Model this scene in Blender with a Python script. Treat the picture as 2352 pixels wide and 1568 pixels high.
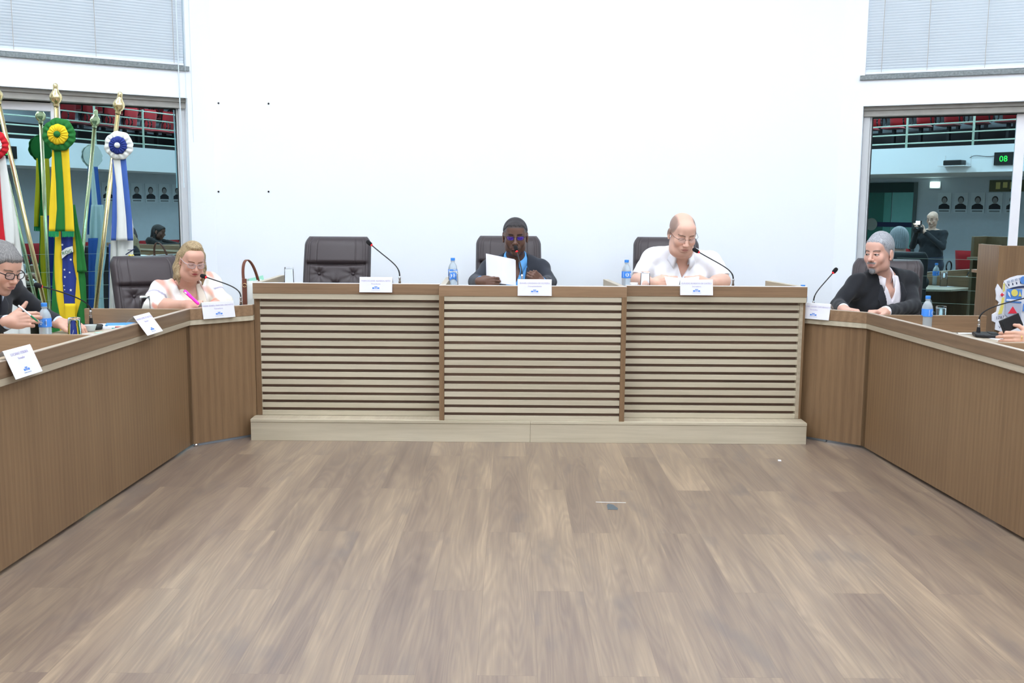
import bpy, bmesh, math, random
import numpy as np
from mathutils import Matrix, Vector
for _o in list(bpy.data.objects): bpy.data.objects.remove(_o)
S = bpy.context.scene; COL = S.collection; PI = math.pi; R = math.radians
random.seed(4); RNG = np.random.default_rng(7)
# ------------------------------------------------------------------ camera
F_PX = 2287.0; PIT = R(7.55); ROLL = R(0.43); EYE = 1.45
_fw = Vector((0, math.cos(PIT), -math.sin(PIT))); _u0 = Vector((0, math.sin(PIT), math.cos(PIT))); _r0 = Vector((1, 0, 0))
_rt = _r0*math.cos(ROLL) + _u0*math.sin(ROLL); _up = _u0*math.cos(ROLL) - _r0*math.sin(ROLL)
cam = bpy.data.objects.new('camera', bpy.data.cameras.new('camera')); COL.objects.link(cam)
cam.data.sensor_width = 36; cam.data.lens = F_PX/2352*36; cam.data.clip_start = 0.05
_m = Matrix((_rt, _up, -_fw)).transposed().to_4x4(); _m.translation = (0, 0, EYE); cam.matrix_world = _m
S.camera = cam
def ray(x, y): return _fw + _rt*((x-1176)/F_PX) + _up*((784-y)/F_PX)
def atY(x, y, Y):
    d = ray(x, y); return Vector((0, 0, EYE)) + d*(Y/d.y)
def atZ(x, y, z):
    d = ray(x, y); return Vector((0, 0, EYE)) + d*((z-EYE)/d.z)
# ------------------------------------------------------------------ world, exposure
W = bpy.data.worlds.new('night'); S.world = W; W.use_nodes = True
W.node_tree.nodes['Background'].inputs[0].default_value = (.02, .025, .035, 1)
W.node_tree.nodes['Background'].inputs[1].default_value = .3
S.view_settings.view_transform = 'Standard'; S.view_settings.look = 'None'
S.view_settings.exposure = 0.0; S.view_settings.gamma = 1; S.view_settings.use_curve_mapping = False
LAMP = 28.0        # emission of the ceiling panels
# ------------------------------------------------------------------ materials
MATS = {}
def srgb(r, g=None, b=None):
    if g is None: r, g, b = r
    f = lambda c: (c/255/12.92) if c/255 <= .04045 else ((c/255+.055)/1.055)**2.4
    return (f(r), f(g), f(b), 1)
def mat(name, col=(200,200,200), rough=.5, metal=0, spec=.5, emit=None, es=1, trans=0, ior=1.45, coat=0, bump=0, bscale=200, var=0, vscale=8, alpha=1, vcol=False, sheen=0, sss=0):
    if name in MATS: return MATS[name]
    m = bpy.data.materials.new(name); m.use_nodes = True; nt = m.node_tree; b = nt.nodes['Principled BSDF']; L = nt.links.new
    c = srgb(col) if max(col) > 1.001 or isinstance(col[0], int) else (*col, 1)
    b.inputs['Base Color'].default_value = c; b.inputs['Roughness'].default_value = rough; b.inputs['Metallic'].default_value = metal
    b.inputs['Specular IOR Level'].default_value = spec; b.inputs['IOR'].default_value = ior
    b.inputs['Transmission Weight'].default_value = trans; b.inputs['Coat Weight'].default_value = coat
    if sheen: b.inputs['Sheen Weight'].default_value = sheen
    if sss:
        b.inputs['Subsurface Weight'].default_value = sss; b.inputs['Subsurface Radius'].default_value = (.012, .005, .003); b.inputs['Subsurface Scale'].default_value = 1
    if emit is not None:
        b.inputs['Emission Color'].default_value = srgb(emit); b.inputs['Emission Strength'].default_value = es
    if alpha < 1: b.inputs['Alpha'].default_value = alpha
    tc = nt.nodes.new('ShaderNodeTexCoord')
    src = None
    if vcol:
        a = nt.nodes.new('ShaderNodeVertexColor'); a.layer_name = 'Col'; src = a.outputs['Color']
    n = nt.nodes.new('ShaderNodeTexNoise'); n.inputs['Scale'].default_value = vscale; n.inputs['Detail'].default_value = 4; L(tc.outputs['Object'], n.inputs['Vector'])
    v = var if var else .03
    hs = nt.nodes.new('ShaderNodeHueSaturation'); mr = nt.nodes.new('ShaderNodeMapRange')
    mr.inputs['To Min'].default_value = 1-v; mr.inputs['To Max'].default_value = 1+v; mr.inputs['From Min'].default_value = .25; mr.inputs['From Max'].default_value = .75
    L(n.outputs['Fac'], mr.inputs['Value']); L(mr.outputs[0], hs.inputs['Value'])
    if src is not None: L(src, hs.inputs['Color'])
    else: hs.inputs['Color'].default_value = c
    L(hs.outputs[0], b.inputs['Base Color'])
    if bump:
        n2 = nt.nodes.new('ShaderNodeTexNoise'); n2.inputs['Scale'].default_value = bscale; n2.inputs['Detail'].default_value = 3; L(tc.outputs['Object'], n2.inputs['Vector'])
        bp = nt.nodes.new('ShaderNodeBump'); bp.inputs['Strength'].default_value = bump; bp.inputs['Distance'].default_value = .002
        L(n2.outputs['Fac'], bp.inputs['Height']); L(bp.outputs[0], b.inputs['Normal'])
    MATS[name] = m; return m
def wood(name, base, dark, axis='Z', fine=60, rough=.38, contrast=.5):
    """laminate with grain running along an axis of the object"""
    if name in MATS: return MATS[name]
    m = bpy.data.materials.new(name); m.use_nodes = True; nt = m.node_tree; b = nt.nodes['Principled BSDF']; L = nt.links.new
    tc = nt.nodes.new('ShaderNodeTexCoord'); mp = nt.nodes.new('ShaderNodeMapping'); L(tc.outputs['Object'], mp.inputs['Vector'])
    s = {'X': (.045, 1, 1), 'Y': (1, .045, 1), 'Z': (1, 1, .045)}[axis]; mp.inputs['Scale'].default_value = s
    n1 = nt.nodes.new('ShaderNodeTexNoise'); n1.inputs['Scale'].default_value = fine; n1.inputs['Detail'].default_value = 6; n1.inputs['Roughness'].default_value = .65; L(mp.outputs[0], n1.inputs['Vector'])
    n2 = nt.nodes.new('ShaderNodeTexNoise'); n2.inputs['Scale'].default_value = 7; n2.inputs['Detail'].default_value = 2; n2.inputs['Distortion'].default_value = .6; L(mp.outputs[0], n2.inputs['Vector'])
    w = nt.nodes.new('ShaderNodeTexWave'); w.wave_type = 'RINGS'; w.inputs['Scale'].default_value = 9; w.inputs['Distortion'].default_value = 5; w.inputs['Detail'].default_value = 2; L(mp.outputs[0], w.inputs['Vector'])
    a1 = nt.nodes.new('ShaderNodeMath'); a1.operation = 'MULTIPLY_ADD'; a1.inputs[1].default_value = .55; L(n1.outputs['Fac'], a1.inputs[0])
    a2 = nt.nodes.new('ShaderNodeMath'); a2.operation = 'MULTIPLY_ADD'; a2.inputs[1].default_value = .3; L(n2.outputs['Fac'], a2.inputs[0])
    a3 = nt.nodes.new('ShaderNodeMath'); a3.operation = 'MULTIPLY'; a3.inputs[1].default_value = .13; L(w.outputs['Fac'], a3.inputs[0])
    L(a2.outputs[0], a1.inputs[2]); L(a3.outputs[0], a2.inputs[2])
    cr = nt.nodes.new('ShaderNodeValToRGB'); cr.color_ramp.elements[0].position = .5-.16/contrast*.5; cr.color_ramp.elements[1].position = .5+.16/contrast*.5
    cr.color_ramp.elements[0].color = srgb(dark); cr.color_ramp.elements[1].color = srgb(base)
    L(a1.outputs[0], cr.inputs[0]); L(cr.outputs[0], b.inputs['Base Color']); b.inputs['Roughness'].default_value = rough
    MATS[name] = m; return m
M_wall = mat('white_paint', (244,249,255), .85, var=.008, vscale=.6)
M_white = mat('white_laminate', (236,236,240), .45)
M_brownZ = wood('brown_laminate_upright', (139,111,81), (118,92,66), 'Z', fine=110)
M_brownX = wood('brown_laminate_level', (158,128,99), (128,102,77), 'X')
M_brownD = wood('brown_laminate_rim_side', (138,113,89), (112,90,69), 'Y')
M_backing = wood('slat_backing', (150,120,102), (112,88,74), 'X', rough=.6)
M_beigeX = wood('pale_laminate_level', (204,194,172), (182,172,149), 'X', fine=45, rough=.42)
M_beigeY = wood('pale_laminate_side', (190,178,156), (168,155,134), 'Y', fine=45)
M_top = wood('desktop_laminate', (190,176,156), (168,153,132), 'Y', fine=50)
M_alu = mat('painted_metal', (226,230,234), .35)
M_granite = mat('grey_granite', (128,136,138), .5, var=.35, vscale=70)
M_black = mat('black_plastic', (24,24,26), .45, bump=.1, bscale=400)
M_chrome = mat('chrome', (220,220,222), .15, metal=1)
M_paper = mat('paper', (224,224,230), .7)
# ------------------------------------------------------------------ object helpers
def tag(o, label=None, cat=None, group=None, kind=None):
    if label: o['label'] = label
    if cat: o['category'] = cat
    if group: o['group'] = group
    if kind: o['kind'] = kind
    return o
def thing(name, label, cat, loc=(0,0,0), rz=0, group=None):
    o = bpy.data.objects.new(name, None); COL.objects.link(o); o.empty_display_size = .1
    o.location = loc; o.rotation_euler = (0, 0, rz); return tag(o, label, cat, group)
def link(name, me, m=None, parent=None, smooth=False, loc=None):
    o = bpy.data.objects.new(name, me); COL.objects.link(o)
    if m is not None:
        for mm in (m if isinstance(m, (list, tuple)) else [m]): me.materials.append(mm)
    if smooth and len(me.polygons): me.polygons.foreach_set('use_smooth', [True]*len(me.polygons))
    if parent is not None: o.parent = parent
    if loc is not None: o.location = loc
    return o
class MB:
    """collects shapes into one mesh"""
    def __init__(s): s.v = []; s.f = []; s.mi = []
    def add(s, vs, fs, mi=0):
        n = len(s.v); s.v += [tuple(v) for v in vs]; s.f += [tuple(i+n for i in f) for f in fs]; s.mi += [mi]*len(fs); return s
    def box(s, x0, x1, y0, y1, z0, z1, mi=0, M=None):
        vs = [Vector((x, y, z)) for z in (z0, z1) for y in (y0, y1) for x in (x0, x1)]
        if M is not None: vs = [M @ v for v in vs]
        return s.add(vs, [(0,2,3,1),(4,5,7,6),(0,1,5,4),(2,6,7,3),(0,4,6,2),(1,3,7,5)], mi)
    def prism(s, poly, z0, z1, mi=0, M=None):
        n = len(poly); vs = [Vector((x, y, z0)) for x, y in poly]+[Vector((x, y, z1)) for x, y in poly]
        if M is not None: vs = [M @ v for v in vs]
        return s.add(vs, [tuple(range(n))[::-1], tuple(range(n, 2*n))]+[(i, (i+1) % n, n+(i+1) % n, n+i) for i in range(n)], mi)
    def board(s, p, q, z0, z1, t, side=1, mi=0):
        """upright board from p to q (plan), thickness t to the left (side=1) of p->q"""
        p = Vector(p[:2]); q = Vector(q[:2]); d = (q-p).normalized(); n = Vector((-d.y, d.x))*t*side
        return s.prism([p, q, q+n, p+n] if side > 0 else [p, p+n, q+n, q], z0, z1, mi)
    def tube(s, pts, r, n=8, mi=0, caps=True):
        pts = [Vector(p) for p in pts]; rs = r if isinstance(r, (list, tuple)) else [r]*len(pts)
        vs = []; prev = None
        for i, p in enumerate(pts):
            t = (pts[min(i+1, len(pts)-1)]-pts[max(i-1, 0)]).normalized()
            if prev is None: a = Vector((0, 0, 1)) if abs(t.z) < .9 else Vector((1, 0, 0)); e = t.cross(a).normalized()
            else: e = (prev-t*prev.dot(t)).normalized()
            prev = e; g = t.cross(e)
            vs += [p+(e*math.cos(2*PI*k/n)+g*math.sin(2*PI*k/n))*rs[i] for k in range(n)]
        fs = [(i*n+k, i*n+(k+1) % n, (i+1)*n+(k+1) % n, (i+1)*n+k) for i in range(len(pts)-1) for k in range(n)]
        if caps: fs += [tuple(range(n))[::-1], tuple((len(pts)-1)*n+k for k in range(n))]
        return s.add(vs, fs, mi)
    def lathe(s, prof, n=24, mi=0, M=None, cap0=True, cap1=True):
        vs = [Vector((r*math.cos(2*PI*k/n), r*math.sin(2*PI*k/n), z)) for r, z in prof for k in range(n)]
        if M is not None: vs = [M @ v for v in vs]
        fs = [(i*n+k, i*n+(k+1) % n, (i+1)*n+(k+1) % n, (i+1)*n+k) for i in range(len(prof)-1) for k in range(n)]
        if cap0: fs.append(tuple(range(n))[::-1])
        if cap1: fs.append(tuple((len(prof)-1)*n+k for k in range(n)))
        return s.add(vs, fs, mi)
    def grid(s, P, mi=0, wrap=False):
        """P[i][j] points"""
        a = len(P); b = len(P[0]); vs = [p for row in P for p in row]
        fs = [(i*b+j, i*b+(j+1) % b, (i+1)*b+(j+1) % b, (i+1)*b+j) for i in range(a-1) for j in range(b if wrap else b-1)]
        return s.add(vs, fs, mi)
    def build(s, name, m, parent=None, smooth=False, bevel=0, loc=None, seg=2, solid=0, sub=0):
        me = bpy.data.meshes.new(name)
        o0 = Vector(loc) if loc is not None else None
        vs = [(v[0]-o0.x, v[1]-o0.y, v[2]-o0.z) for v in s.v] if o0 is not None else s.v
        me.from_pydata(vs, [], s.f); me.update()
        o = link(name, me, m, parent, smooth, loc)
        if any(s.mi): me.polygons.foreach_set('material_index', s.mi)
        bm = bmesh.new(); bm.from_mesh(me); bmesh.ops.recalc_face_normals(bm, faces=bm.faces); bm.to_mesh(me); bm.free()
        if solid:
            q = o.modifiers.new('t', 'SOLIDIFY'); q.thickness = solid; q.offset = 0
        if bevel:
            q = o.modifiers.new('b', 'BEVEL'); q.width = bevel; q.segments = seg; q.limit_method = 'ANGLE'
        if sub:
            q = o.modifiers.new('s', 'SUBSURF'); q.levels = sub; q.render_levels = sub
        return o
def copy_tree(o, parent=None):
    c = o.copy(); COL.objects.link(c); c.parent = parent
    for ch in list(o.children): copy_tree(ch, c)
    return c
def frame(o, x, y=None, z=None):
    """4x4 with given origin and axes"""
    x = Vector(x).normalized()
    z = Vector(z).normalized(); y = z.cross(x).normalized(); x = y.cross(z).normalized()
    m = Matrix((x, y, z)).transposed().to_4x4(); m.translation = o; return m
def text(body, size, M, m, parent, name='lettering', align='CENTER', ext=.0004):
    cu = bpy.data.curves.new('t', 'FONT'); cu.body = body; cu.size = size; cu.align_x = align; cu.extrude = ext; cu.resolution_u = 2
    t = bpy.data.objects.new('t', cu); COL.objects.link(t); dg = bpy.context.evaluated_depsgraph_get(); dg.update()
    me = bpy.data.meshes.new_from_object(t.evaluated_get(dg)); bpy.data.objects.remove(t); bpy.data.curves.remove(cu)
    me.transform(M); me.materials.clear(); return link(name, me, m, parent)
def bez(p0, p1, p2, p3, n=12):
    p0, p1, p2, p3 = map(Vector, (p0, p1, p2, p3)); o = []
    for i in range(n+1):
        t = i/n; o.append(p0*(1-t)**3+p1*3*t*(1-t)**2+p2*3*t*t*(1-t)+p3*t**3)
    return o
# ================================================================== THE ROOM
def struct(o): o['kind'] = 'structure'; return o
YB = 7.98
nL = Vector((-.5373, .8434, 0)); nR = Vector((.3987, .9171, 0)); DL = 8.0; DR = 8.34
cornL = Vector(((DL-nL.y*YB)/nL.x, YB, 0)); cornR = Vector(((DR-nR.y*YB)/nR.x, YB, 0))
# floor of laminate planks
def floor_mat():
    m = bpy.data.materials.new('plank_floor'); m.use_nodes = True; nt = m.node_tree; b = nt.nodes['Principled BSDF']; L = nt.links.new
    N = nt.nodes.new
    tc = N('ShaderNodeTexCoord'); sp = N('ShaderNodeSeparateXYZ'); L(tc.outputs['Object'], sp.inputs[0])
    cx = N('ShaderNodeCombineXYZ'); ax = N('ShaderNodeMath'); ax.operation = 'ADD'; ax.inputs[1].default_value = .104+.192*40
    ay = N('ShaderNodeMath'); ay.operation = 'ADD'; ay.inputs[1].default_value = -3.66+1.4*10
    L(sp.outputs['X'], ax.inputs[0]); L(sp.outputs['Y'], ay.inputs[0]); L(ay.outputs[0], cx.inputs['X']); L(ax.outputs[0], cx.inputs['Y'])
    br = N('ShaderNodeTexBrick'); br.offset = .5; br.inputs['Brick Width'].default_value = 1.4; br.inputs['Row Height'].default_value = .192; br.inputs['Scale'].default_value = 1
    br.inputs['Mortar Size'].default_value = .0007; br.inputs['Mortar Smooth'].default_value = .2; br.inputs['Color1'].default_value = (0,0,0,1); br.inputs['Color2'].default_value = (1,1,1,1); br.inputs['Mortar'].default_value = (.5,.5,.5,1)
    L(cx.outputs[0], br.inputs['Vector'])
    # per plank shift of the grain
    off = N('ShaderNodeVectorMath'); off.operation = 'MULTIPLY'; off.inputs[1].default_value = (3.1, 7.7, 5.3); L(br.outputs['Color'], off.inputs[0])
    add = N('ShaderNodeVectorMath'); add.operation = 'ADD'; L(tc.outputs['Object'], add.inputs[0]); L(off.outputs[0], add.inputs[1])
    mp = N('ShaderNodeMapping'); mp.inputs['Scale'].default_value = (1, .075, 1); L(add.outputs[0], mp.inputs['Vector'])
    mp2 = N('ShaderNodeMapping'); mp2.inputs['Scale'].default_value = (1, .03, 1); L(add.outputs[0], mp2.inputs['Vector'])
    # warped field -> cathedral contour lines
    n0 = N('ShaderNodeTexNoise'); n0.inputs['Scale'].default_value = 7; n0.inputs['Detail'].default_value = 1.5; n0.inputs['Distortion'].default_value = .5; L(mp.outputs[0], n0.inputs['Vector'])
    k = N('ShaderNodeMath'); k.operation = 'MULTIPLY'; k.inputs[1].default_value = 16; L(n0.outputs['Fac'], k.inputs[0])
    fr = N('ShaderNodeMath'); fr.operation = 'PINGPONG'; fr.inputs[1].default_value = .5; L(k.outputs[0], fr.inputs[0])
    lines = N('ShaderNodeMapRange'); lines.inputs['From Min'].default_value = 0; lines.inputs['From Max'].default_value = .5; lines.interpolation_type = 'SMOOTHSTEP'; L(fr.outputs[0], lines.inputs[0])
    nf = N('ShaderNodeTexNoise'); nf.inputs['Scale'].default_value = 130; nf.inputs['Detail'].default_value = 4; L(mp2.outputs[0], nf.inputs['Vector'])
    nm = N('ShaderNodeTexNoise'); nm.inputs['Scale'].default_value = 9; nm.inputs['Detail'].default_value = 3; nm.inputs['Distortion'].default_value = .8; L(mp.outputs[0], nm.inputs['Vector'])
    nk = N('ShaderNodeTexNoise'); nk.inputs['Scale'].default_value = 5; nk.inputs['Detail'].default_value = 3; mp3 = N('ShaderNodeMapping'); mp3.inputs['Scale'].default_value = (1.2, .45, 1); L(add.outputs[0], mp3.inputs[0]); L(mp3.outputs[0], nk.inputs['Vector'])
    s1 = N('ShaderNodeMath'); s1.operation = 'MULTIPLY_ADD'; s1.inputs[1].default_value = .09; L(lines.outputs[0], s1.inputs[0])
    s2 = N('ShaderNodeMath'); s2.operation = 'MULTIPLY_ADD'; s2.inputs[1].default_value = .45; L(nf.outputs['Fac'], s2.inputs[0])
    s3 = N('ShaderNodeMath'); s3.operation = 'MULTIPLY_ADD'; s3.inputs[1].default_value = .75; L(nm.outputs['Fac'], s3.inputs[0])
    s4 = N('ShaderNodeMath'); s4.operation = 'MULTIPLY'; s4.inputs[1].default_value = .14
    bw = N('ShaderNodeSeparateColor'); L(br.outputs['Color'], bw.inputs[0]); L(bw.outputs[0], s4.inputs[0])
    L(s4.outputs[0], s3.inputs[2]); L(s3.outputs[0], s2.inputs[2]); L(s2.outputs[0], s1.inputs[2])
    cr = N('ShaderNodeValToRGB'); e = cr.color_ramp.elements; e[0].position = .38; e[0].color = srgb(102,87,78); e[1].position = 1.02; e[1].color = srgb(163,142,119)
    x = cr.color_ramp.elements.new(.62); x.color = srgb(124,107,94); x = cr.color_ramp.elements.new(.8); x.color = srgb(140,122,104)
    L(s1.outputs[0], cr.inputs[0])
    # grey knots
    kn = N('ShaderNodeMapRange'); kn.inputs['From Min'].default_value = .60; kn.inputs['From Max'].default_value = .72; L(nk.outputs['Fac'], kn.inputs[0])
    kk = N('ShaderNodeMath'); kk.operation = 'MULTIPLY'; kk.inputs[1].default_value = .5; L(kn.outputs[0], kk.inputs[0])
    mx = N('ShaderNodeMix'); mx.data_type = 'RGBA'; L(kk.outputs[0], mx.inputs[0]); L(cr.outputs[0], mx.inputs[6]); mx.inputs[7].default_value = srgb(104,94,90)
    mo = N('ShaderNodeMix'); mo.data_type = 'RGBA'; ml = N('ShaderNodeMath'); ml.operation = 'MULTIPLY'; ml.inputs[1].default_value = .45; L(br.outputs['Fac'], ml.inputs[0]); L(ml.outputs[0], mo.inputs[0]); L(mx.outputs[2], mo.inputs[6]); mo.inputs[7].default_value = srgb(88,72,62)
    L(mo.outputs[2], b.inputs['Base Color'])
    b.inputs['Roughness'].default_value = .33; b.inputs['Specular IOR Level'].default_value = .5
    nr = N('ShaderNodeMapRange'); nr.inputs['To Min'].default_value = .24; nr.inputs['To Max'].default_value = .42; L(nf.outputs['Fac'], nr.inputs[0]); L(nr.outputs[0], b.inputs['Roughness'])
    return m
M_floor = floor_mat()
struct(MB().box(-13, 14, -9, 8.2, -.1, 0).build('floor', M_floor))
CZ = 4.7
struct(MB().box(-13, 14, -9, 8.6, CZ, CZ+.1).build('ceiling', M_wall))
struct(MB().box(cornL.x-.02, cornR.x+.02, YB, YB+.2, 0, CZ).build('wall_back', M_wall))
def oct_wall(name, corner, n, tdir, D, s_open0, openings, length):
    """wall leaving the corner along tdir, with stacked openings from s_open0 on; openings = [(z0, z1)]"""
    t = Vector(tdir).normalized(); T = .22
    M = Matrix((t, n, Vector((0,0,1)))).transposed().to_4x4(); M.translation = corner
    b = MB(); b.box(0, s_open0, 0, T, 0, CZ, M=M)
    z = 0; s1 = length
    for z0, z1 in openings:
        if z0 > z+.001: b.box(s_open0, s1, 0, T, z, z0, M=M)
        z = z1
    b.box(s_open0, s1, 0, T, z, CZ, M=M)
    struct(b.build(name, M_wall)); return M
tL = Vector((-.8434, -.5373, 0)); tR = Vector((.9171, -.3987, 0))
def sL(px, py): # distance along the left wall of a pixel
    d = ray(px, py); P = Vector((0,0,EYE))+d*(DL/nL.dot(d)); return (P-cornL).dot(tL), P.z
def sR(px, py):
    d = ray(px, py); P = Vector((0,0,EYE))+d*(DR/nR.dot(d)); return (P-cornR).dot(tR), P.z
sl0, zl = sL(430, 227); sr0, zr = sR(1983, 247); _, zlu = sL(425, 156); _, zru = sR(1987, 180)
ZH = 2.285; ZHR = 2.265
ML = oct_wall('wall_left', cornL, nL, tL, DL, sl0, [(.02, ZH), (2.52, 4.3)], 6.0)
MR = oct_wall('wall_right', cornR, nR, tR, DR, sr0, [(.02, ZHR), (2.495, 4.3)], 6.0)
eL = cornL+tL*6.0; eR = cornR+tR*6.0
M_dim = mat('pale_grey_paint', (196,204,212), .8)
struct(MB().box(-13.1, -13, -9, 8.4, 0, CZ).box(-13, eL.x, eL.y-.1, eL.y+.1, 0, CZ).build('wall_far_left', M_wall))
struct(MB().box(14, 14.1, -9, 8.4, 0, CZ).box(eR.x, 14, eR.y-.1, eR.y+.1, 0, CZ).build('wall_far_right', M_wall))
struct(MB().box(-13, 14, -9.1, -9, 0, CZ).build('wall_rear', M_dim))
# mirror-tinted night glass
M_glass = bpy.data.materials.new('tinted_mirror_glass'); M_glass.use_nodes = True
_b = M_glass.node_tree.nodes['Principled BSDF']; _b.inputs['Base Color'].default_value = (.50, .75, .80, 1); _b.inputs['Metallic'].default_value = 1; _b.inputs['Roughness'].default_value = .004
M_frame = mat('window_frame', (206,208,210), .4); M_head = mat('mottled_frame', (168,166,160), .6, var=.12, vscale=12)  # window heads take a darker, mottled grey than the frames
M_gasket = mat('gasket', (22,26,28), .5)
M_pane_line = mat('pane_line', (120,150,140), .5)  # thin pale green level lines drawn across the panes
def win(name, M, s0, s1, z1, st, turn=0):
    w = bpy.data.objects.new(name, None); COL.objects.link(w); w['kind'] = 'structure'; M0 = M
    MB().box(s0, s1, .06, .20, z1-.075, z1-.001, M=M).box(s0, s1, .045, .06, z1-.03, z1-.001, M=M).build('window_head', M_head, w, bevel=.003)
    MB().box(s0+.001, s0+.05, .08, .2, .02, z1-.075, M=M).box(s0+.05, s0+.062, .1, .2, .02, z1-.075, M=M).build('window_frame', M_frame, w, bevel=.003)
    if turn: M = M @ Matrix.Translation((s0, .09, 0)) @ Matrix.Rotation(turn, 4, 'Z') @ Matrix.Translation((-s0, -.13, 0))
    MB().box(s0+.05, s1, .15, .156, .02, z1-.078, M=M).build('pane', M_glass, w)
    MB().box(s0+.0, s1, .146, .149, z1-.085, z1-.076, M=M).box(s0+.062, s0+.068, .14, .149, .02, z1-.078, M=M).build('gasket', M_gasket, w)
    g = MB()
    for z in (1.09, .955, .85, .745): g.box(s0+.3, s1, .147, .1495, z, z+.0016, M=M)
    g.build('pane_lines', M_pane_line, w)
    g = MB().box(st, st+.065, .11, .148, .02, z1-.08, M=M); g.box(st+.065, s1, .11, .148, z1-.145, z1-.085, M=M); g.box(st+.065, s1, .11, .148, .02, .09, M=M)
    g.build('sliding_leaf_frame', M_white, w, bevel=.003)
    MB().box(s0-.0, s1, .02, .22, -.0, .019, M=M0).build('window_sill', M_granite, w)
    return w
stl, _ = sL(147, 300); strr, _ = sR(2325, 300)
win('window_1', ML, sl0, 6.0, ZH, stl+.0, R(4)); win('window_2', MR, sr0, 6.0, ZHR, strr+.03)
# upper windows with granite sills
def upper(name, M, s0, z0):
    w = bpy.data.objects.new(name, None); COL.objects.link(w); w['kind'] = 'structure'
    MB().box(s0-.015, 5.9, -.02, .2, z0-.035, z0, M=M).build('window_sill', M_granite, w, bevel=.003)
    MB().box(s0+.0, 5.9, .17, .175, z0, 4.3, M=M).build('pane', M_glass, w)
    MB().box(s0, s0+.04, .15, .17, z0, 4.3, M=M).box(s0, 5.9, .15, .17, z0, z0+.04, M=M).build('window_frame', M_frame, w)
    return w
upper('window_3', ML, sl0-.005, 2.522); upper('window_4', MR, sr0-.02, 2.497)
M_slat = mat('blind_slat', (234,244,252), .35, metal=.0, var=.06, vscale=1.3); M_cord = mat('cord', (170,160,150), .8); M_wand = mat('clear_wand', (214,226,232), .2)
def blind(M, s0, z0, cords, label):
    t = thing('venetian_blind', label, 'window blind', M @ Vector((s0, 0, z0)))
    Mi = Matrix.Translation(-(M @ Vector((s0, 0, z0)))) @ M
    L0, L1 = s0+.012, s0+3.4
    g = MB(); z = z0+.035; tilt = R(61)
    while z < 4.2:
        P = []
        for j in range(4):
            a = (j/3-.5); y = .035+a*.025*math.cos(tilt)*-1+ .0; zz = z+a*.025*math.sin(tilt); bow = .0022*(1-(2*a)**2)
            P.append([Mi @ Vector((L0, y-bow, zz)), Mi @ Vector((L1, y-bow, zz))])
        g.grid(P); z += .0205
    g.build('slats', M_slat, t, smooth=True)
    MB().box(L0, L1, .02, .045, z0+.008, z0+.026, M=Mi).build('bottom_rail', M_white, t, bevel=.003)
    for c in cords: MB().box(c, c+.003, .016, .0175, z0+.02, 4.2, M=Mi).build('ladder_cord', M_cord, t)
    return t, Mi
c3 = [sL(x, 100)[0] for x in (400, 221, 32)]; c4 = [sR(x, 100)[0] for x in (2027, 2132, 2265)]
bl, MiL = blind(ML, sl0, 2.522, c3+[c3[-1]+.85], 'grey horizontal blind over the upper window above the flags')
br_, MiR = blind(MR, sr0-.015, 2.497, c4+[c4[-1]+.7], 'grey horizontal blind over the upper window on the right wall')
s_w = sL(403, 50)[0]
MB().tube([MiL @ Vector((s_w, -.02, 4.1)), MiL @ Vector((s_w-.005, -.025, 2.3)), MiL @ Vector((s_w-.012, -.03, 1.62))], [.0045, .0045, .0045], 6).lathe([(.007, 0), (.007, .035)], 8, M=Matrix.Translation(MiL @ Vector((s_w-.012, -.03, 1.6)))).build('tilt_wand', M_wand, bl)
MB().tube([MiL @ Vector((s_w-.06, -.015, 4.1)), MiL @ Vector((s_w-.055, -.02, 2.0))], .0018, 5).tube([MiL @ Vector((s_w-.1, -.015, 4.1)), MiL @ Vector((s_w-.1, -.02, 1.95))], .0018, 5).build('pull_cord', M_wand, bl)
# four wall anchors left where a picture hung
for i, (px, py) in enumerate(((502,237), (617,238), (502,440), (617,440))):
    p = atY(px, py, YB); o = MB().lathe([(.0, .0), (.0075, .0), (.0075, .004), (.0, .004)], 10, M=Matrix.Translation((p.x, YB-.0001, p.z)) @ Matrix.Rotation(PI/2, 4, 'X'), cap0=False, cap1=False).build('wall_anchor', M_gasket)
    tag(o, ['upper left', 'upper right', 'lower left', 'lower right'][i]+' one of four small dark wall anchors on the white back wall', 'wall anchor', 'wall anchors')
# ceiling lamps
M_lamp = mat('lamp_diffuser', (255,255,255), .5, emit=(238,246,255), es=LAMP)
nlamp = 0
for y in (-6.8, -4.2, -2.2, .8, 3.3, 5.6):  # row ahead of the balcony added to brighten its front
    for x in ((-9, -4.5, 0, 4.5, 9) if y < 0 else (-4.2, -1.4, 1.4, 4.2)):  # panels above the viewpoint stand in for flash bounced off the ceiling
        t = thing('ceiling_light', 'flush white ceiling lamp panel above the chamber', 'ceiling light', (x, y, CZ), 0, 'ceiling lamps')
        MB().box(-.63, .63, -.33, .33, -.06, 0).build('housing', M_white, t)
        MB().box(-.6, .6, -.3, .3, -.066, -.0601).build('diffuser', M_lamp, t)
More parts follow.
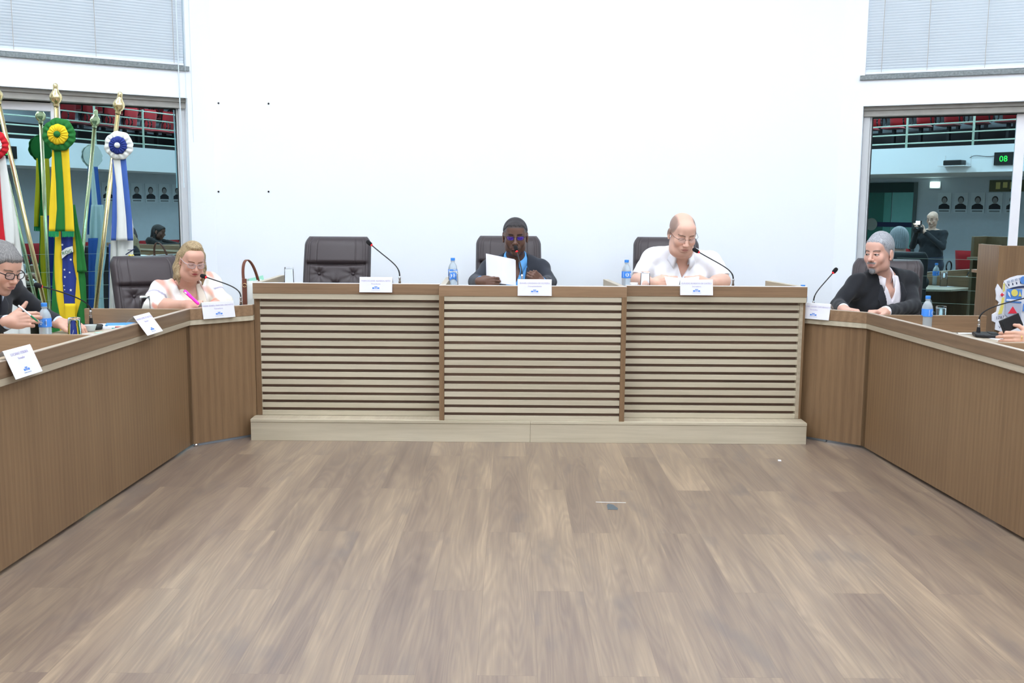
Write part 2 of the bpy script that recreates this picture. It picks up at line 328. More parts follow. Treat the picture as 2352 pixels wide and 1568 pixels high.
# ================================================================== CENTRE BENCH
YC, YS = 6.12, 6.215      # front faces of the centre unit and of the side units
ZT = .983
XL, XA, XB, XR = -1.625, -.452, .706, 1.845
plat = thing('platform', 'pale wooden platform step under the slatted central bench', 'platform', (.11, 6.12, 0))
def rel(t, b): return b
def buildat(b, name, m, t, **k):
    o = b.build(name, m, None, **k)
    bpy.context.view_layer.update()
    o.parent = t; o.matrix_parent_inverse = t.matrix_world.inverted() if False else (Matrix.Rotation(-t.rotation_euler.z, 4, 'Z') @ Matrix.Translation(-t.location))
    return o
buildat(MB().box(-1.635, .1185, 6.12, 6.138, .0, .118).box(-1.635, .1185, 6.116, 6.138, .1185, .1365), 'riser_board', M_beigeX, plat, bevel=.0015)
buildat(MB().box(.1195, 1.852, 6.12, 6.138, .0, .118).box(.1195, 1.852, 6.116, 6.138, .1185, .1365), 'riser_board', M_beigeX, plat, bevel=.0015)
buildat(MB().box(-1.635, 1.852, 6.138, 7.975, 0, .1365), 'deck', M_beigeY, plat)
def slat_unit(label, x0, x1, yf, centre, posts):
    t = thing('bench_desk', label, 'bench', ((x0+x1)/2, yf, .137), 0, 'slatted bench units')
    z0 = .1375; sp, sh = .0500, .0312
    zr = ZT-.066
    buildat(MB().box(x0, x1, yf, yf+.03, zr, ZT), 'rim', M_brownX, t, bevel=.0015)
    buildat(MB().box(x0+.002, x1-.002, yf+.001, yf+.032, ZT, ZT+.002), 'rim_top_highlight', M_white, t)  # white strip painting the light along the top edge of the rim
    ys = yf if centre else yf+.03
    if centre:
        xi0, xi1 = x0+.031, x1-.031
        for xa in (x0, x1-.031): buildat(MB().box(xa, xa+.031, yf, yf+.12, z0, zr), 'post', M_brownZ, t, bevel=.001)
        tops = zr; ztop = zr
    else:
        buildat(MB().box(x0, x1, yf+.002, yf+.03, zr-.034, zr-.0005), 'trim_strip', M_beigeX, t, bevel=.0015)
        xi0, xi1 = x0+posts[0], x1-posts[1]
        if posts[0]: buildat(MB().box(x0-.001, x0+posts[0], ys, ys+.1, z0, zr-.034), 'post', M_brownZ, t, bevel=.001)
        if posts[1]: buildat(MB().box(x1-posts[1], x1+.001, ys, ys+.1, z0, zr-.034), 'post', M_brownZ, t, bevel=.001)
        ztop = zr-.034-.019
    g = MB(); z = ztop; n = 0
    # regular slats from the top down to the deck
    cnt = round((ztop-z0-sh)/sp); sp = (ztop-z0-sh)/cnt
    for i in range(cnt+1): g.box(xi0+.0005, xi1-.0005, ys+.004 if centre else ys+.002, ys+.02, ztop-i*sp-sh+.0003, ztop-i*sp)
    buildat(g, 'slat_panel', M_beigeX, t, bevel=.0012)
    buildat(MB().box(xi0-.004 if posts[0] or centre else x0, xi1+.004 if posts[1] or centre else x1, ys+.0265, ys+.04, z0, zr-.001), 'backing_panel', M_backing, t)
    buildat(MB().box(x0+.02, x1-.02, yf+.07, yf+.64, .88, .905), 'desktop', M_top, t)
    return t
b1 = slat_unit('left slatted unit of the central bench below the empty armchair', XL, XA-.001, YS, False, (.034, 0))
b2 = slat_unit('middle slatted unit of the central bench, standing forward of its neighbours', XA, XB, YC, True, (0, 0))
b3 = slat_unit('right slatted unit of the central bench below the man in white', XB+.001, XR, YS, False, (0, .034))
def divider(t, a, b, z0=.906, th=.035, name='divider', m=None):
    d = Vector(b)-Vector(a)
    buildat(MB().board(a, b, z0, ZT, th, 1 if d.x*0 == 0 else -1), name, m or M_beigeY, t, bevel=.002)
    
divider(b1, (XL+.035, YS+.032), (-1.60, 6.98), .138, .035, 'end_panel')
divider(b2, (XA+.038, YC+.032), (-.425, 6.90)); divider(b2, (XB-.001, YC+.032), (.655, 6.80), .906, .035)
divider(b3, (XR-.001, YS+.032), (1.755, 6.78), .138, .035, 'end_panel')
# ================================================================== SIDE DESKS
ZR_ = .845; RH = .066; SH = .031
def lin(a, b, y): return a[0]+(b[0]-a[0])*(y-a[1])/(b[1]-a[1])
LA, LB, LC = (-2.104, 1.0), (-1.944, 5.925), (-1.627, 6.237)
RA, RB, RC = (2.60, -.6), (2.170, 6.021), (1.850, 6.313)
def off(p, q, d):      # shift a plan segment sideways (towards the room for d>0) given outward side handled by sign
    p = Vector(p[:2]); q = Vector(q[:2]); e = (q-p).normalized(); n = Vector((e.y, -e.x))*d; return p+n, q+n
def inter(p, q, r, s):
    p, q, r, s = map(Vector, (p, q, r, s)); d1 = q-p; d2 = s-r; k = d1.x*d2.y-d1.y*d2.x; t = ((r.x-p.x)*d2.y-(r.y-p.y)*d2.x)/k; return p+d1*t
def side_desk(A, B, Cc, sg, labels, div_ys, depth):
    """A->B long run, B->C corner facet; sg=+1 left side of the room, -1 right"""
    ov = .02*sg; th = .03*sg
    o1 = off(A, B, ov); o2 = off(B, Cc, ov); mo = inter(*o1, *o2)
    i1 = off(A, B, ov-th); i2 = off(B, Cc, ov-th); mi = inter(*i1, *i2)
    p1 = off(A, B, -.018*sg); p2 = off(B, Cc, -.018*sg); mp = inter(*p1, *p2)
    k1 = off(A, B, -depth*sg); k2 = off(B, Cc, -depth*sg); mk = inter(*k1, *k2)
    res = []
    for n, (pa, pb, qa, qb, fa, fb, ga, gb, ka, kb) in enumerate(((o1[0], mo, i1[0], mi, Vector(A), Vector(B), p1[0], mp, k1[0], mk), (mo, o2[1], mi, i2[1], Vector(B), Vector(Cc), mp, p2[1], mk, k2[1]))):
        if n == 1:
            lim = Cc[0]
            def clipx(p, q): p = Vector(p); q = Vector(q); return p+(q-p)*((lim-p.x)/(q.x-p.x))
            pb, qb, fb, gb, kb = clipx(pa, pb), clipx(qa, qb), clipx(fa, fb), clipx(ga, gb), clipx(ka, kb)
        c = (pa+pb)/2
        t = thing('side_desk', labels[n], 'desk', (c.x, c.y, 0))
        poly = [pa, pb, qb, qa]
        bx = M_brownD if n == 0 else M_brownX
        buildat(MB().prism(poly, ZR_-RH, ZR_), 'rim', bx, t, bevel=.0015)
        buildat(MB().prism([pa+(qa-pa)*.03, pb+(qb-pb)*.03, qb, qa], ZR_, ZR_+.002), 'rim_top_highlight', mat('rim_highlight_edge', (184,168,152), .3), t)  # paler strip standing for the lit top of the rim
        buildat(MB().prism([pa.lerp(qa, .08), pb.lerp(qb, .08), qb, qa], ZR_-RH-SH, ZR_-RH-.0005), 'trim_strip', M_beigeY if n == 0 else M_beigeX, t, bevel=.0015)
        buildat(MB().prism([fa, fb, gb, ga], .018, ZR_-RH-SH-.001), 'front_panel', M_brownZ, t)
        # desktop
        ia, ib = (qa, qb)
        e = .012
        buildat(MB().prism([ia.lerp(ka, e), ib.lerp(kb, e), kb, ka], .725, .745), 'desktop', M_top, t, bevel=.002)
        res.append((t, ia, ib, ka, kb))
    t = res[0][0]
    # corner post where the long run meets the facet
    v = Vector(B); d = (Vector(B)-Vector(A)).normalized(); f = (Vector(Cc)-Vector(B)).normalized()
    buildat(MB().prism([v-d*.035, v+f*.0, v+f*.012, v+f*.012+Vector((-.02*sg, .012)), v-d*.035+Vector((-.02*sg, 0))], .018, ZR_-RH-SH-.001), 'corner_post', M_brownZ, t)
    for y in div_ys:
        x0 = lin(A, B, y)-.012*sg
        buildat(MB().box(min(x0, x0-(depth-.03)*sg), max(x0, x0-(depth-.03)*sg), y-.015, y+.015, .746, ZR_-.0005), 'divider', M_brownX, t, bevel=.0015)
        buildat(MB().box(min(x0-.1*sg, x0-(depth-.06)*sg), max(x0-.1*sg, x0-(depth-.06)*sg), y-.012, y+.012, 0, .7245), 'side_panel', M_brownZ, t)
    t2 = res[1][0]; ia, ib, ka, kb = res[1][1:]
    f3 = ib.lerp(kb, .3); 
    for pp in (ib.lerp(kb, .75), ia.lerp(ka, .6).lerp(ib.lerp(kb, .6), .15), ib.lerp(kb, .15).lerp(ia.lerp(ka, .15), .1)): buildat(MB().lathe([(.02, 0), (.02, .7245)], 10, M=Matrix.Translation((pp.x, pp.y, 0))), 'support_leg', M_alu, t2)
    return res
deskL = side_desk(LA, LB, LC, 1, ('long brown side desk on the left, in front of the older man in glasses', 'short angled corner desk of the woman beside the central bench'), (2.25, 3.48, 4.70, 5.93), .63)
deskR = side_desk(RA, RB, RC, -1, ('long brown side desk on the right, with water bottle and glass', 'short angled corner desk of the grey haired man in a black suit'), (.95, 2.24, 3.46, 4.67, 5.90), .66)
# pale strips painting the light in the gap under the corner desks; levelling foot
M_gap_light = mat('pale_gap_light', (176,190,204), .25, metal=.4)
o = MB().board((-1.925, 5.965), (-1.655, 6.228), 0.0005, .016, .02).build('gap_light_1', M_gap_light); struct(o)
o = MB().board((1.90, 6.29), (2.0, 6.198), 0.0005, .016, .02).build('gap_light_2', M_gap_light); struct(o)
bpt = deskL[0][0]
buildat(MB().lathe([(.012, .0), (.016, .006), (.012, .016), (.006, .018)], 12, M=Matrix.Translation((-1.93, 5.955, 0))), 'levelling_foot', M_chrome, deskL[1][0], smooth=True)
# ================================================================== FURNITURE AND TABLE THINGS
M_leather = mat('dark_brown_leather', (64,56,58), .42, bump=.35, bscale=260, var=.08, vscale=5)
M_seam = mat('seam', (30,26,28), .6)
def smooth01(x): x = max(0., min(1., x)); return x*x*(3-2*x)
def chair_back():
    """quilted back: (width, height) grid with seams, buttons, side bolsters"""
    NU, NV = 130, 96; H = .66; P = []; Q = []
    def half(v): return .243+.012*smooth01((.5-v)/.5)+.004*math.sin(v*3)
    btn = [(-.5, .595), (.5, .595), (0, .47), (-.5, .33), (.5, .33), (0, .21)]
    for i in range(NV+1):
        v = i/NV; r1 = []; r2 = []
        for j in range(NU+1):
            u = -1+2*j/NU; a = abs(u)
            e = (max(0, 1-a**5))**.5*(max(0, 1-(abs(2*v-1))**14))**.5 if 0 < v < 1 else 0
            w = half(v)*(1-.13*max(0, (v-.90)/.10)**2)
            t = .045*e
            # side bolster and seams
            t += .016*math.exp(-((a-.93)/.06)**2)*e
            t -= .011*math.exp(-((a-.850)/.013)**2)*e+.007*math.exp(-((a-.80)/.012)**2)*e
            if v > .70: t += .018*smooth01((v-.70)/.05)*e*(1-.3*smooth01((v-.9)/.1)); t -= .008*math.exp(-((a-.58)/.012)**2)*e
            cr = .705-.012*(1-u*u); t -= .022*math.exp(-((v-cr)/.010)**2)*e*(a < .87)
            if v < .70 and a < .84:
                for bu, bv in btn:
                    du = (u-bu)*.25; dv = (v-bv)*H; d = math.hypot(du, dv); ang = math.atan2(dv, du)
                    t -= .022*math.exp(-(d/.028)**2)+.005*math.exp(-(d/.085)**2)*(1+math.cos(ang*8+bu*3))*.5
            x = u*w; z = v*H; lean = .13*(v-.2)+.05*v*v
            r1.append((x, -t+lean-.012*(1-u*u), z)); r2.append((x, .038*e+lean, z))
        P.append(r1); Q.append(r2)
    m = MB(); m.grid(P); m.grid([list(reversed(r)) for r in Q]); return m, btn, half, H
_cb, _btn, _half, _H = chair_back()
def make_chair():
    t = thing('leather_armchair', 'x', 'armchair', (0,0,0), 0, 'high-backed leather armchairs')
    me = MB(); me.v = [(x, y+.20, z+.455) for x, y, z in _cb.v]; me.f = _cb.f; me.mi = _cb.mi
    bk = me.build('backrest', M_leather, t, smooth=True)
    bm = bmesh.new(); bm.from_mesh(bk.data); bmesh.ops.remove_doubles(bm, verts=bm.verts, dist=.0004); bmesh.ops.recalc_face_normals(bm, faces=bm.faces); bm.to_mesh(bk.data); bm.free()
    for bu, bv in _btn[:3]:
        x = bu*_half(bv); z = bv*_H+.455; y = .20+.13*(bv-.2)+.05*bv*bv-.045+.012
        MB().lathe([(.001, .006), (.006, .0055), (.010, .002), (.011, -.002), (.010, -.006)], 14, M=Matrix.Translation((x, y-.004, z)) @ Matrix.Rotation(PI/2, 4, 'X')).build('button', M_leather, bk, smooth=True)
    P = []
    for i in range(15):
        v = i/14; row = []
        for j in range(15):
            u = -1+2*j/14; e = (max(0, 1-abs(u)**6))**.5*(max(0, 1-abs(2*v-1)**8))**.5
            row.append((u*.25, -.27+v*.5, .44+.055*e+.012*math.sin(v*PI)*e))
        P.append(row)
    m = MB(); m.grid(P); m.grid([[(x, y, .40-(z-.44)*.3) for x, y, z in reversed(r)] for r in P]); s_ = m.build('seat', M_leather, t, smooth=True)
    bm = bmesh.new(); bm.from_mesh(s_.data); bmesh.ops.remove_doubles(bm, verts=bm.verts, dist=.002); bmesh.ops.holes_fill(bm, edges=bm.edges); bmesh.ops.recalc_face_normals(bm, faces=bm.faces); bm.to_mesh(s_.data); bm.free()
    for s in (-1, 1):
        MB().tube(bez((s*.27, .16, .45), (s*.30, .16, .66), (s*.30, .10, .675), (s*.295, -.16, .665), 12), [.018]*13, 10).build('armrest', M_leather, t, smooth=True)
    MB().lathe([(.028, .09), (.028, .25), (.02, .25), (.02, .41), (.09, .415), (.09, .43)], 16).build('gas_column', M_black, t, smooth=False)
    for k in range(5):
        a = 2*PI*k/5+.3; c, s = math.cos(a), math.sin(a)
        l = MB().tube([(0, 0, .10), (c*.16, s*.16, .095), (c*.29, s*.29, .07)], [.024, .02, .015], 8).build('star_leg', M_black, t, smooth=True)
        MB().tube([(c*.29-s*.012, s*.29+c*.012, .0255), (c*.29+s*.012, s*.29-c*.012, .0255)], .025, 14).build('caster', M_black, l)
    return t
ch0 = make_chair()
CH = [((-1.285, 7.02, .128), 0, 'empty dark leather armchair behind the left part of the central bench'),
      ((-.02, 7.20, .137), R(2), 'dark leather armchair with the man in a navy suit and blue shirt'),
      ((1.13, 7.19, .137), R(-4), 'dark leather armchair with the bald man in a white polo shirt'),
      ((-2.315, 6.62, 0), R(40), 'dark leather armchair of the blonde woman in a pale floral jacket'),
      ((2.565, 6.94, 0), R(-28), 'dark leather armchair of the grey haired man in a black suit')]
CH += [((3.42, 5.10, 0), R(-90), 'dark leather armchair of the man holding the phone at the right edge'),
       ((-3.05, 5.26, 0), R(72), 'dark leather armchair of the older man in glasses at the left edge'),
       ((3.08, -.12, 0), R(152), 'dark leather armchair of the woman in black reflected in the left window')]
chairs = []
for i, (p, rz, lb) in enumerate(CH):
    c = ch0 if i == 0 else copy_tree(ch0)
    c.location = p; c.rotation_euler = (0, 0, rz); c['label'] = lb; chairs.append(c)
# ------------------------------------------------------------------ name cards
M_ink = mat('pale_violet_ink', (176,168,204), .8); M_logo = mat('logo_blue', (76,132,214), .7); M_ink2 = mat('grey_blue_ink', (176,188,214), .8)
def card(label, c, dirv, l1, l2, zr, slant=.022, w=.212, h=.098, z0=None):
    """folded paper tent straddling a rim; c = rim front (x, y), dirv = along the rim left to right as read"""
    x = Vector((dirv[0], dirv[1], 0)).normalized(); n = Vector((x.y, -x.x, 0))   # n: towards the reader
    zb = zr-.064 if z0 is None else z0
    fr_ = (zr-zb)/h; b0 = Vector((c[0], c[1], zb))+n*(.003+slant*fr_); b1 = Vector((c[0], c[1], zb+h))+n*(.003-slant*(1-fr_))
    t = thing('name_card', label, 'name card', (c[0], c[1], zb), 0, 'folded name cards')
    up = (b1-b0).normalized(); ext = (b1-b0).length
    M = frame(b0+up*ext/2-Vector(t.location), x, z=x.cross(up))
    g = MB(); hw = w/2
    g.box(-hw, hw, -ext/2, ext/2, -.0006, 0, M=M)
    bk0 = b1-n*.006; bk1 = Vector((c[0], c[1], zr+.004))-n*(.045+slant*.3)
    o = Vector(t.location)
    pts = [b1-o, (b1+bk0)/2-o+Vector((0,0,.002)), bk0-o, bk1-o]
    g.grid([[p-x*hw for p in pts], [p+x*hw for p in pts]])
    g.build('folded_sheet', M_paper, t)
    def T(dx, dy): return M @ Matrix.Translation((dx, dy, .0005))
    text(l1, .0158 if len(l1) < 22 else .0128, T(0, ext/2-.026), M_ink, t, 'lettering'); text(l2, .0135, T(0, ext/2-.045), M_ink, t, 'lettering')
    text('CÂMARA MUNICIPAL', .0058, T(0, -ext/2+.0125), M_ink2, t, 'lettering')
    q = MB(); y = -ext/2+.022
    for a in (-.022, .009): q.box(a, a+.013, y, y+.009, .0004, .0008, M=M)
    q.box(-.010, .010, y+.0125, y+.0155, .0004, .0008, M=M); q.box(-.006, -.003, y, y+.0125, .0004, .0008, M=M); q.box(.003, .006, y, y+.0125, .0004, .0008, M=M); q.box(-.001, .001, y, y+.0125, .0004, .0008, M=M)
    q.build('building_logo', M_logo, t); return t
dl = (LB[0]-LA[0], LB[1]-LA[1]); dr = (RA[0]-RB[0], RA[1]-RB[1])
def lx(y): return lin(LA, LB, y)+.02
card('folded white name card nearest the camera, hanging on the rim of the long left desk', (lx(3.98), 3.98), dl, 'LUCIANO PEREIRA', 'Vereador', ZR_, .045, z0=ZR_-.075, h=.11)
card('tilted white name card on the left rim in front of the older man with glasses', (lx(5.26), 5.26), dl, 'EDSON GOMES DE MATTOS', 'Vereador', ZR_, .07, z0=ZR_-.062)
def fl(A, B, d, sg):
    a, b = off(A, B, .02*sg); return a.lerp(b, d)
p = fl(LB, LC, .43, 1); card('white name card on the corner desk in front of the woman with the pink pen', (p.x, p.y), (LC[0]-LB[0], LC[1]-LB[1]), 'MARIA IZABEL MARTINS CROVATO', 'Vereadora', ZR_, .02)
card('white name card before the empty armchair, its print partly washed out by glare', (-.853, YS), (1, 0), 'FABRICIO JOSE  ALMEIDA NETO', 'Presidente', ZT, .02, w=.205, h=.092, z0=ZT-.052)
card('white name card in front of the man in the navy suit', (.137, YC), (1, 0), 'DANIEL CÂNDIDO DE OLIVEIRA', 'Vice-presidente', ZT, .02, w=.209, h=.098, z0=ZT-.058)
card('white name card in front of the bald man in the white shirt', (1.150, YS), (1, 0), 'CLÁUDIO ROBERTO DE CASTRO', 'Secretário', ZT, .02, w=.205, h=.094, z0=ZT-.055)
p = fl(RB, RC, .80, -1); card('white name card on the right corner desk in front of the grey haired man', (p.x, p.y), (RB[0]-RC[0], RB[1]-RC[1]), 'ROBSON NEI XAVIER CAPOBIANCO', 'Vereador', ZR_, .02)
# ------------------------------------------------------------------ microphones
M_red = mat('red_ring', (214,32,44), .4, emit=(255,30,40), es=.5); M_foam = mat('black_foam', (22,21,24), .95, bump=1, bscale=900)
def mic(label, base, conn_top, head, rz=0, bend=.5, lift=.12):
    b = Vector(base); t = thing('gooseneck_microphone', label, 'microphone', b, rz, 'gooseneck microphones')
    g = MB(); pr = [(-.075, -.065), (.075, -.065), (.08, .03), (.055, .07), (-.055, .07), (-.08, .03)]
    g.prism(pr, 0, .022); o = g.build('base', M_black, t, bevel=.008, seg=3)
    MB().prism([(-.05, -.05), (.05, -.05), (.05, -.01), (-.05, -.01)], .0221, .026).build('button_panel', M_gasket, t, bevel=.001)
    mi = Matrix.Rotation(-rz, 4, 'Z'); c = mi @ (Vector(conn_top)-b); h = mi @ (Vector(head)-b)
    cb = Vector((c.x, c.y, .0215))
    MB().tube([cb, Vector((c.x, c.y, c.z-.045))], [.012, .009], 12).build('stem', M_black, t)
    MB().lathe([(.0085, 0), (.0085, .014), (.0065, .015), (.0065, .03), (.008, .031), (.008, .037), (.005, .045)], 14, M=Matrix.Translation((c.x, c.y, c.z-.045))).build('connector', M_chrome, t, smooth=False)
    d = h-c; pts = bez(c, c+Vector((0, 0, lift)), c+d*bend+Vector((0, 0, lift*.45)), h, 22)
    e = (pts[-1]-pts[-3]).normalized()
    MB().tube(pts, [.0045]*5+[.0037]*18, 8).build('gooseneck', M_black, t, smooth=True)
    Mh = frame(h, e.orthogonal(), z=e)
    MB().lathe([(.0045, .001), (.0075, .003), (.0085, .005), (.0085, .008), (.008, .009)], 16, M=Mh).build('light_ring', M_red, t)
    MB().lathe([(.0085, .008), (.0125, .014), (.0135, .026), (.0135, .040), (.0105, .049), (.004, .053)], 16, M=Mh).build('foam_head', M_foam, t, smooth=True)
    return t
def P3(px, py, Y): return atY(px, py, Y)
mics = []
c = P3(208, 712, 5.75); mic('black gooseneck microphone on the left desk, bent towards the older man in glasses', (c.x+.0, c.y-.02, .745), c, P3(97, 658, 5.45), R(-70), .55, .06)
c = P3(553, 681, 6.30); mic('black gooseneck microphone between the blonde woman and the handbag', (c.x, c.y, .745), c, P3(475, 637, 6.42), R(40), .45, .06)
c = P3(918, 634, 6.45); mic('black gooseneck microphone at the empty armchair', (c.x, c.y, .905), c, P3(855, 564, 6.55), 0, .3, .07)
c = P3(1199, 630, 6.42); mic('black gooseneck microphone right at the mouth of the man in the navy suit', (c.x, c.y, .905), c, P3(1187.5, 579, 6.50), 0, .5, .03)
c = P3(1684, 640, 6.42); mic('black gooseneck microphone reaching in front of the man in the white polo shirt', (c.x, c.y, .905), c, P3(1607, 580, 6.5), 0, .35, .06)
c = P3(1869, 690, 6.42); mic('black gooseneck microphone leaning right, beside the grey haired man', (c.x, c.y, .745), c, P3(1912, 628, 6.5), R(-30), .35, .05)
c = P3(2249, 733, 5.72); mic('black gooseneck microphone on the right desk with its round black base in view', (c.x+.03, c.y-.04, .745), c, P3(2440, 664, 5.5), R(75), .4, .075)
# ------------------------------------------------------------------ bottles, glasses, cup
def clear_mat(name, tint=(250,252,253), rough=.03, ior=1.45):
    m = mat(name, tint, rough, trans=1, ior=ior); return m
M_pet = mat('misty_plastic', (226,238,246), .22, trans=.62, ior=1.2, bump=.5, bscale=60); M_cap = mat('blue_cap', (64,142,232), .35); M_lab = mat('blue_label', (70,142,236), .5); M_labw = mat('label_white', (240,246,252), .6)
M_gl = clear_mat('clear_glass', (252,253,254), .0, 1.13); M_bar = mat('dark_print', (30,40,80), .6)
def bottle():
    t = thing('water_bottle', 'x', 'water bottle', (0,0,0), 0, 'plastic water bottles')
    pr = [(.0, .003), (.022, .0), (.029, .006), (.030, .016)]
    for k in range(7): z = .022+k*.0105; pr += [(.0305, z), (.029, z+.005)]
    pr += [(.031, .098), (.031, .135), (.0305, .141), (.029, .152), (.024, .167), (.017, .179), (.0125, .185), (.0122, .192), (.0150, .193), (.0150, .196), (.0122, .197)]
    MB().lathe(pr, 28, cap0=False).build('bottle_body', M_pet, t, smooth=True)
    MB().lathe([(.0, .199), (.0142, .198), (.0148, .201), (.0148, .214), (.0135, .216), (0, .2162)], 24, cap0=False, cap1=False).build('cap', M_cap, t, smooth=False)
    lb = MB().lathe([(.0316, .094), (.0319, .096), (.0319, .137), (.0316, .139)], 32, cap0=False, cap1=False).build('label_band', M_lab, t, smooth=True)
    # curved print: droplet roundel, letter blocks, bar code
    def patch(u0, u1, z0, z1, r=.0323):
        n = 6; return [[(r*math.sin(u0+(u1-u0)*i/n), -r*math.cos(u0+(u1-u0)*i/n), z) for i in range(n+1)] for z in (z0, z1)]
    g = MB(); N = 18
    ring = [(-.35+.36*math.cos(2*PI*k/N), .117+.0125*math.sin(2*PI*k/N)) for k in range(N)]
    g.add([(.0323*math.sin(u), -.0323*math.cos(u), z) for u, z in ring], [tuple(range(N))])
    for r_, (a, b) in enumerate(((.25, .62), (.25, .70), (.25, .55))): g.grid(patch(a, b, .124-r_*.009, .1285-r_*.009))
    g.grid(patch(-1.25, -1.2, .1, .134)); g.grid(patch(1.2, 1.28, .1, .134)); g.build('label_print', M_labw, lb)
    g = MB(); dr_ = [(-.35+.13*math.sin(2*PI*k/12)*(1 if math.cos(2*PI*k/12) < .5 else .5), .1145+(.0085 if k == 0 else .006)*math.cos(2*PI*k/12)+(.003 if k == 0 else 0)) for k in range(12)]
    g.add([(.0326*math.sin(u), -.0326*math.cos(u), z) for u, z in dr_], [tuple(range(12))]); g.build('droplet', M_lab, lb)
    g = MB()
    for k in range(5): g.grid(patch(1.0+k*.07, 1.03+k*.07, .108, .126))
    g.build('bar_code', M_bar, lb); return t
def glass(h=.145, r0=.029, r1=.034, flip=False):
    t = thing('drinking_glass', 'x', 'glass', (0,0,0), 0, 'clear drinking glasses')
    pr = [(0, 0), (r0, 0), (r0+.001, .004), (r1, h-.001), (r1-.001, h), (r1-.0022, h-.001), (r0-.001, .012), (0, .010)]
    if flip: pr = [(r, h-z) for r, z in pr]
    MB().lathe(pr, 32, cap0=False, cap1=False).build('tumbler', M_gl, t, smooth=True); return t
b0 = bottle()
BO = [((-2.385, 5.05, .745), -35, 'water bottle beside the hands of the older man at the far left'),
      ((atY(1040, 640, 6.78).x, 6.78, .905), -5, 'water bottle standing behind a glass, left of the man in the navy suit'),
      ((atY(1438.5, 640, 6.70).x, 6.70, .905), 25, 'water bottle on the central bench left of the man in the white shirt'),
      ((atZ(1846, 655, .958).x-.005, atZ(1846, 655, .958).y, .745), 0, 'water bottle hidden but for its blue cap, behind the right end of the bench'),
      ((atZ(2132, 679, .961).x, atZ(2132, 679, .961).y, .745), 70, 'water bottle on the long right desk beside an upturned glass')]
for i, (p, a, lb) in enumerate(BO):
    o = b0 if i == 0 else copy_tree(b0); o.location = p; o.rotation_euler = (0, 0, R(a)); o['label'] = lb
g0 = glass(flip=True); g0.location = (atZ(170, 729, .89).x, atZ(170, 729, .89).y, .745); g0['label'] = 'upturned glass on the left desk between the bottle and the plastic cup'
GL = [((atZ(325.5, 678, .89).x+.03, atZ(325.5, 678, .89).y-.03, .745), 'clear glass in front of the leather chair, left of the blonde woman'),
      ((atY(664, 640, 6.78).x, 6.78, .905), 'tall clear glass left of the empty armchair, against the white wall'),
      ((atY(1041, 640, 6.66).x, 6.66, .905), 'clear glass in front of a water bottle, left of the man in the navy suit'),
      ((atY(1482, 640, 6.60).x, 6.60, .905), 'clear glass between the coffee cup and the hands of the man in white'),
      ((atZ(2162, 703, .89).x, atZ(2162, 703, .89).y, .7465), 'upturned clear glass on a paper napkin, right of the bottle on the right desk')]
for i, (p, lb) in enumerate(GL):
    o = copy_tree(g0); o.location = p; o['label'] = lb
M_china = mat('white_china', (248,248,250), .2)
cp = atY(1456, 650, 6.62); t = thing('coffee_cup', 'small white coffee cup beside a glass, at the elbow of the man in white', 'cup', (cp.x, cp.y, .905))
MB().lathe([(0, 0), (.02, 0), (.022, .003), (.026, .06), (.0285, .068), (.0265, .068), (.024, .06), (.02, .006), (0, .005)], 28, cap0=False, cap1=False).build('cup_body', M_china, t, smooth=True)
MB().tube([(.025+.016*math.sin(a), 0, .036+.017*math.cos(a)) for a in [PI*k/10 for k in range(11)]], .0035, 8).build('cup_handle', M_china, t, smooth=True)
M_pp = mat('milky_plastic', (232,236,236), .3, trans=.5, ior=1.15)
cp = atZ(224, 750, .76); t = thing('plastic_cup', 'low milky plastic cup on the left desk beside the microphone base', 'plastic cup', (cp.x+.0, cp.y-.1, .7465))
MB().lathe([(0, 0), (.024, 0), (.0335, .032), (.0355, .034), (.0355, .036), (.0325, .034), (.023, .002), (0, .002)], 28, cap0=False, cap1=False).build('cup_wall', M_pp, t, smooth=True)
# ------------------------------------------------------------------ papers
M_mint = mat('mint_paper', (170,232,208), .7); M_teal = mat('teal_folder', (60,150,150), .5); M_blue = mat('blue_folder', (90,160,220), .5); M_redp = mat('red_edge', (205,60,70), .6); M_cream = mat('cream_paper', (226,232,214), .7)
def sheet(name, label, cat, c, w, d, rz, m, h=.0012, group=None, z=.7455):
    o = MB().box(-w/2, w/2, -d/2, d/2, 0, h).build(name, m); o.location = (c[0], c[1], z); o.rotation_euler = (0, 0, R(rz)); return tag(o, label, cat, group)
sheet('paper_sheet', 'white sheet lying flat under the glass and cup on the left desk', 'paper', (-2.29, 5.36), .21, .297, 12, M_paper)
sheet('paper_sheet', 'mint green sheet half under the tilted name card on the left desk', 'paper', (-2.20, 5.62), .21, .25, -28, M_mint)
st = [('paper_stack', 'thick white document stack under the right hand of the older man', 'papers', (-2.44, 5.80), .21, .19, 20, M_paper, .012, .7455),
      ('document_folder', 'teal folder at the bottom of the pile beside the desk divider', 'folder', (-2.27, 5.84), .19, .13, 28, M_teal, .006, .7455),
      ('document_folder', 'folder with a red edge in the pile beside the desk divider', 'folder', (-2.285, 5.835), .19, .12, 24, M_redp, .004, .7517),
      ('paper_sheet', 'cream sheet between the red edged folder and the blue one', 'paper', (-2.29, 5.84), .18, .12, 20, M_cream, .005, .7559),
      ('document_folder', 'light blue folder on top of the pile beside the desk divider', 'folder', (-2.31, 5.845), .17, .12, 17, M_blue, .003, .7611)]
for n, lb, ca, c, w, d, rz, m, h, z in st: sheet(n, lb, ca, c, w, d, rz, m, h, None, z)
gp = GL[4][0]
sheet('paper_napkin', 'white paper napkin under the upturned glass on the right desk', 'napkin', (gp[0]+.01, gp[1]-.005), .13, .13, 18, M_paper, .001)
p = atZ(2305, 783, .746); sheet('paper_sheet', 'white sheet under the hand that holds the phone', 'paper', (p.x+.09, p.y+.06), .21, .15, 10, M_paper)
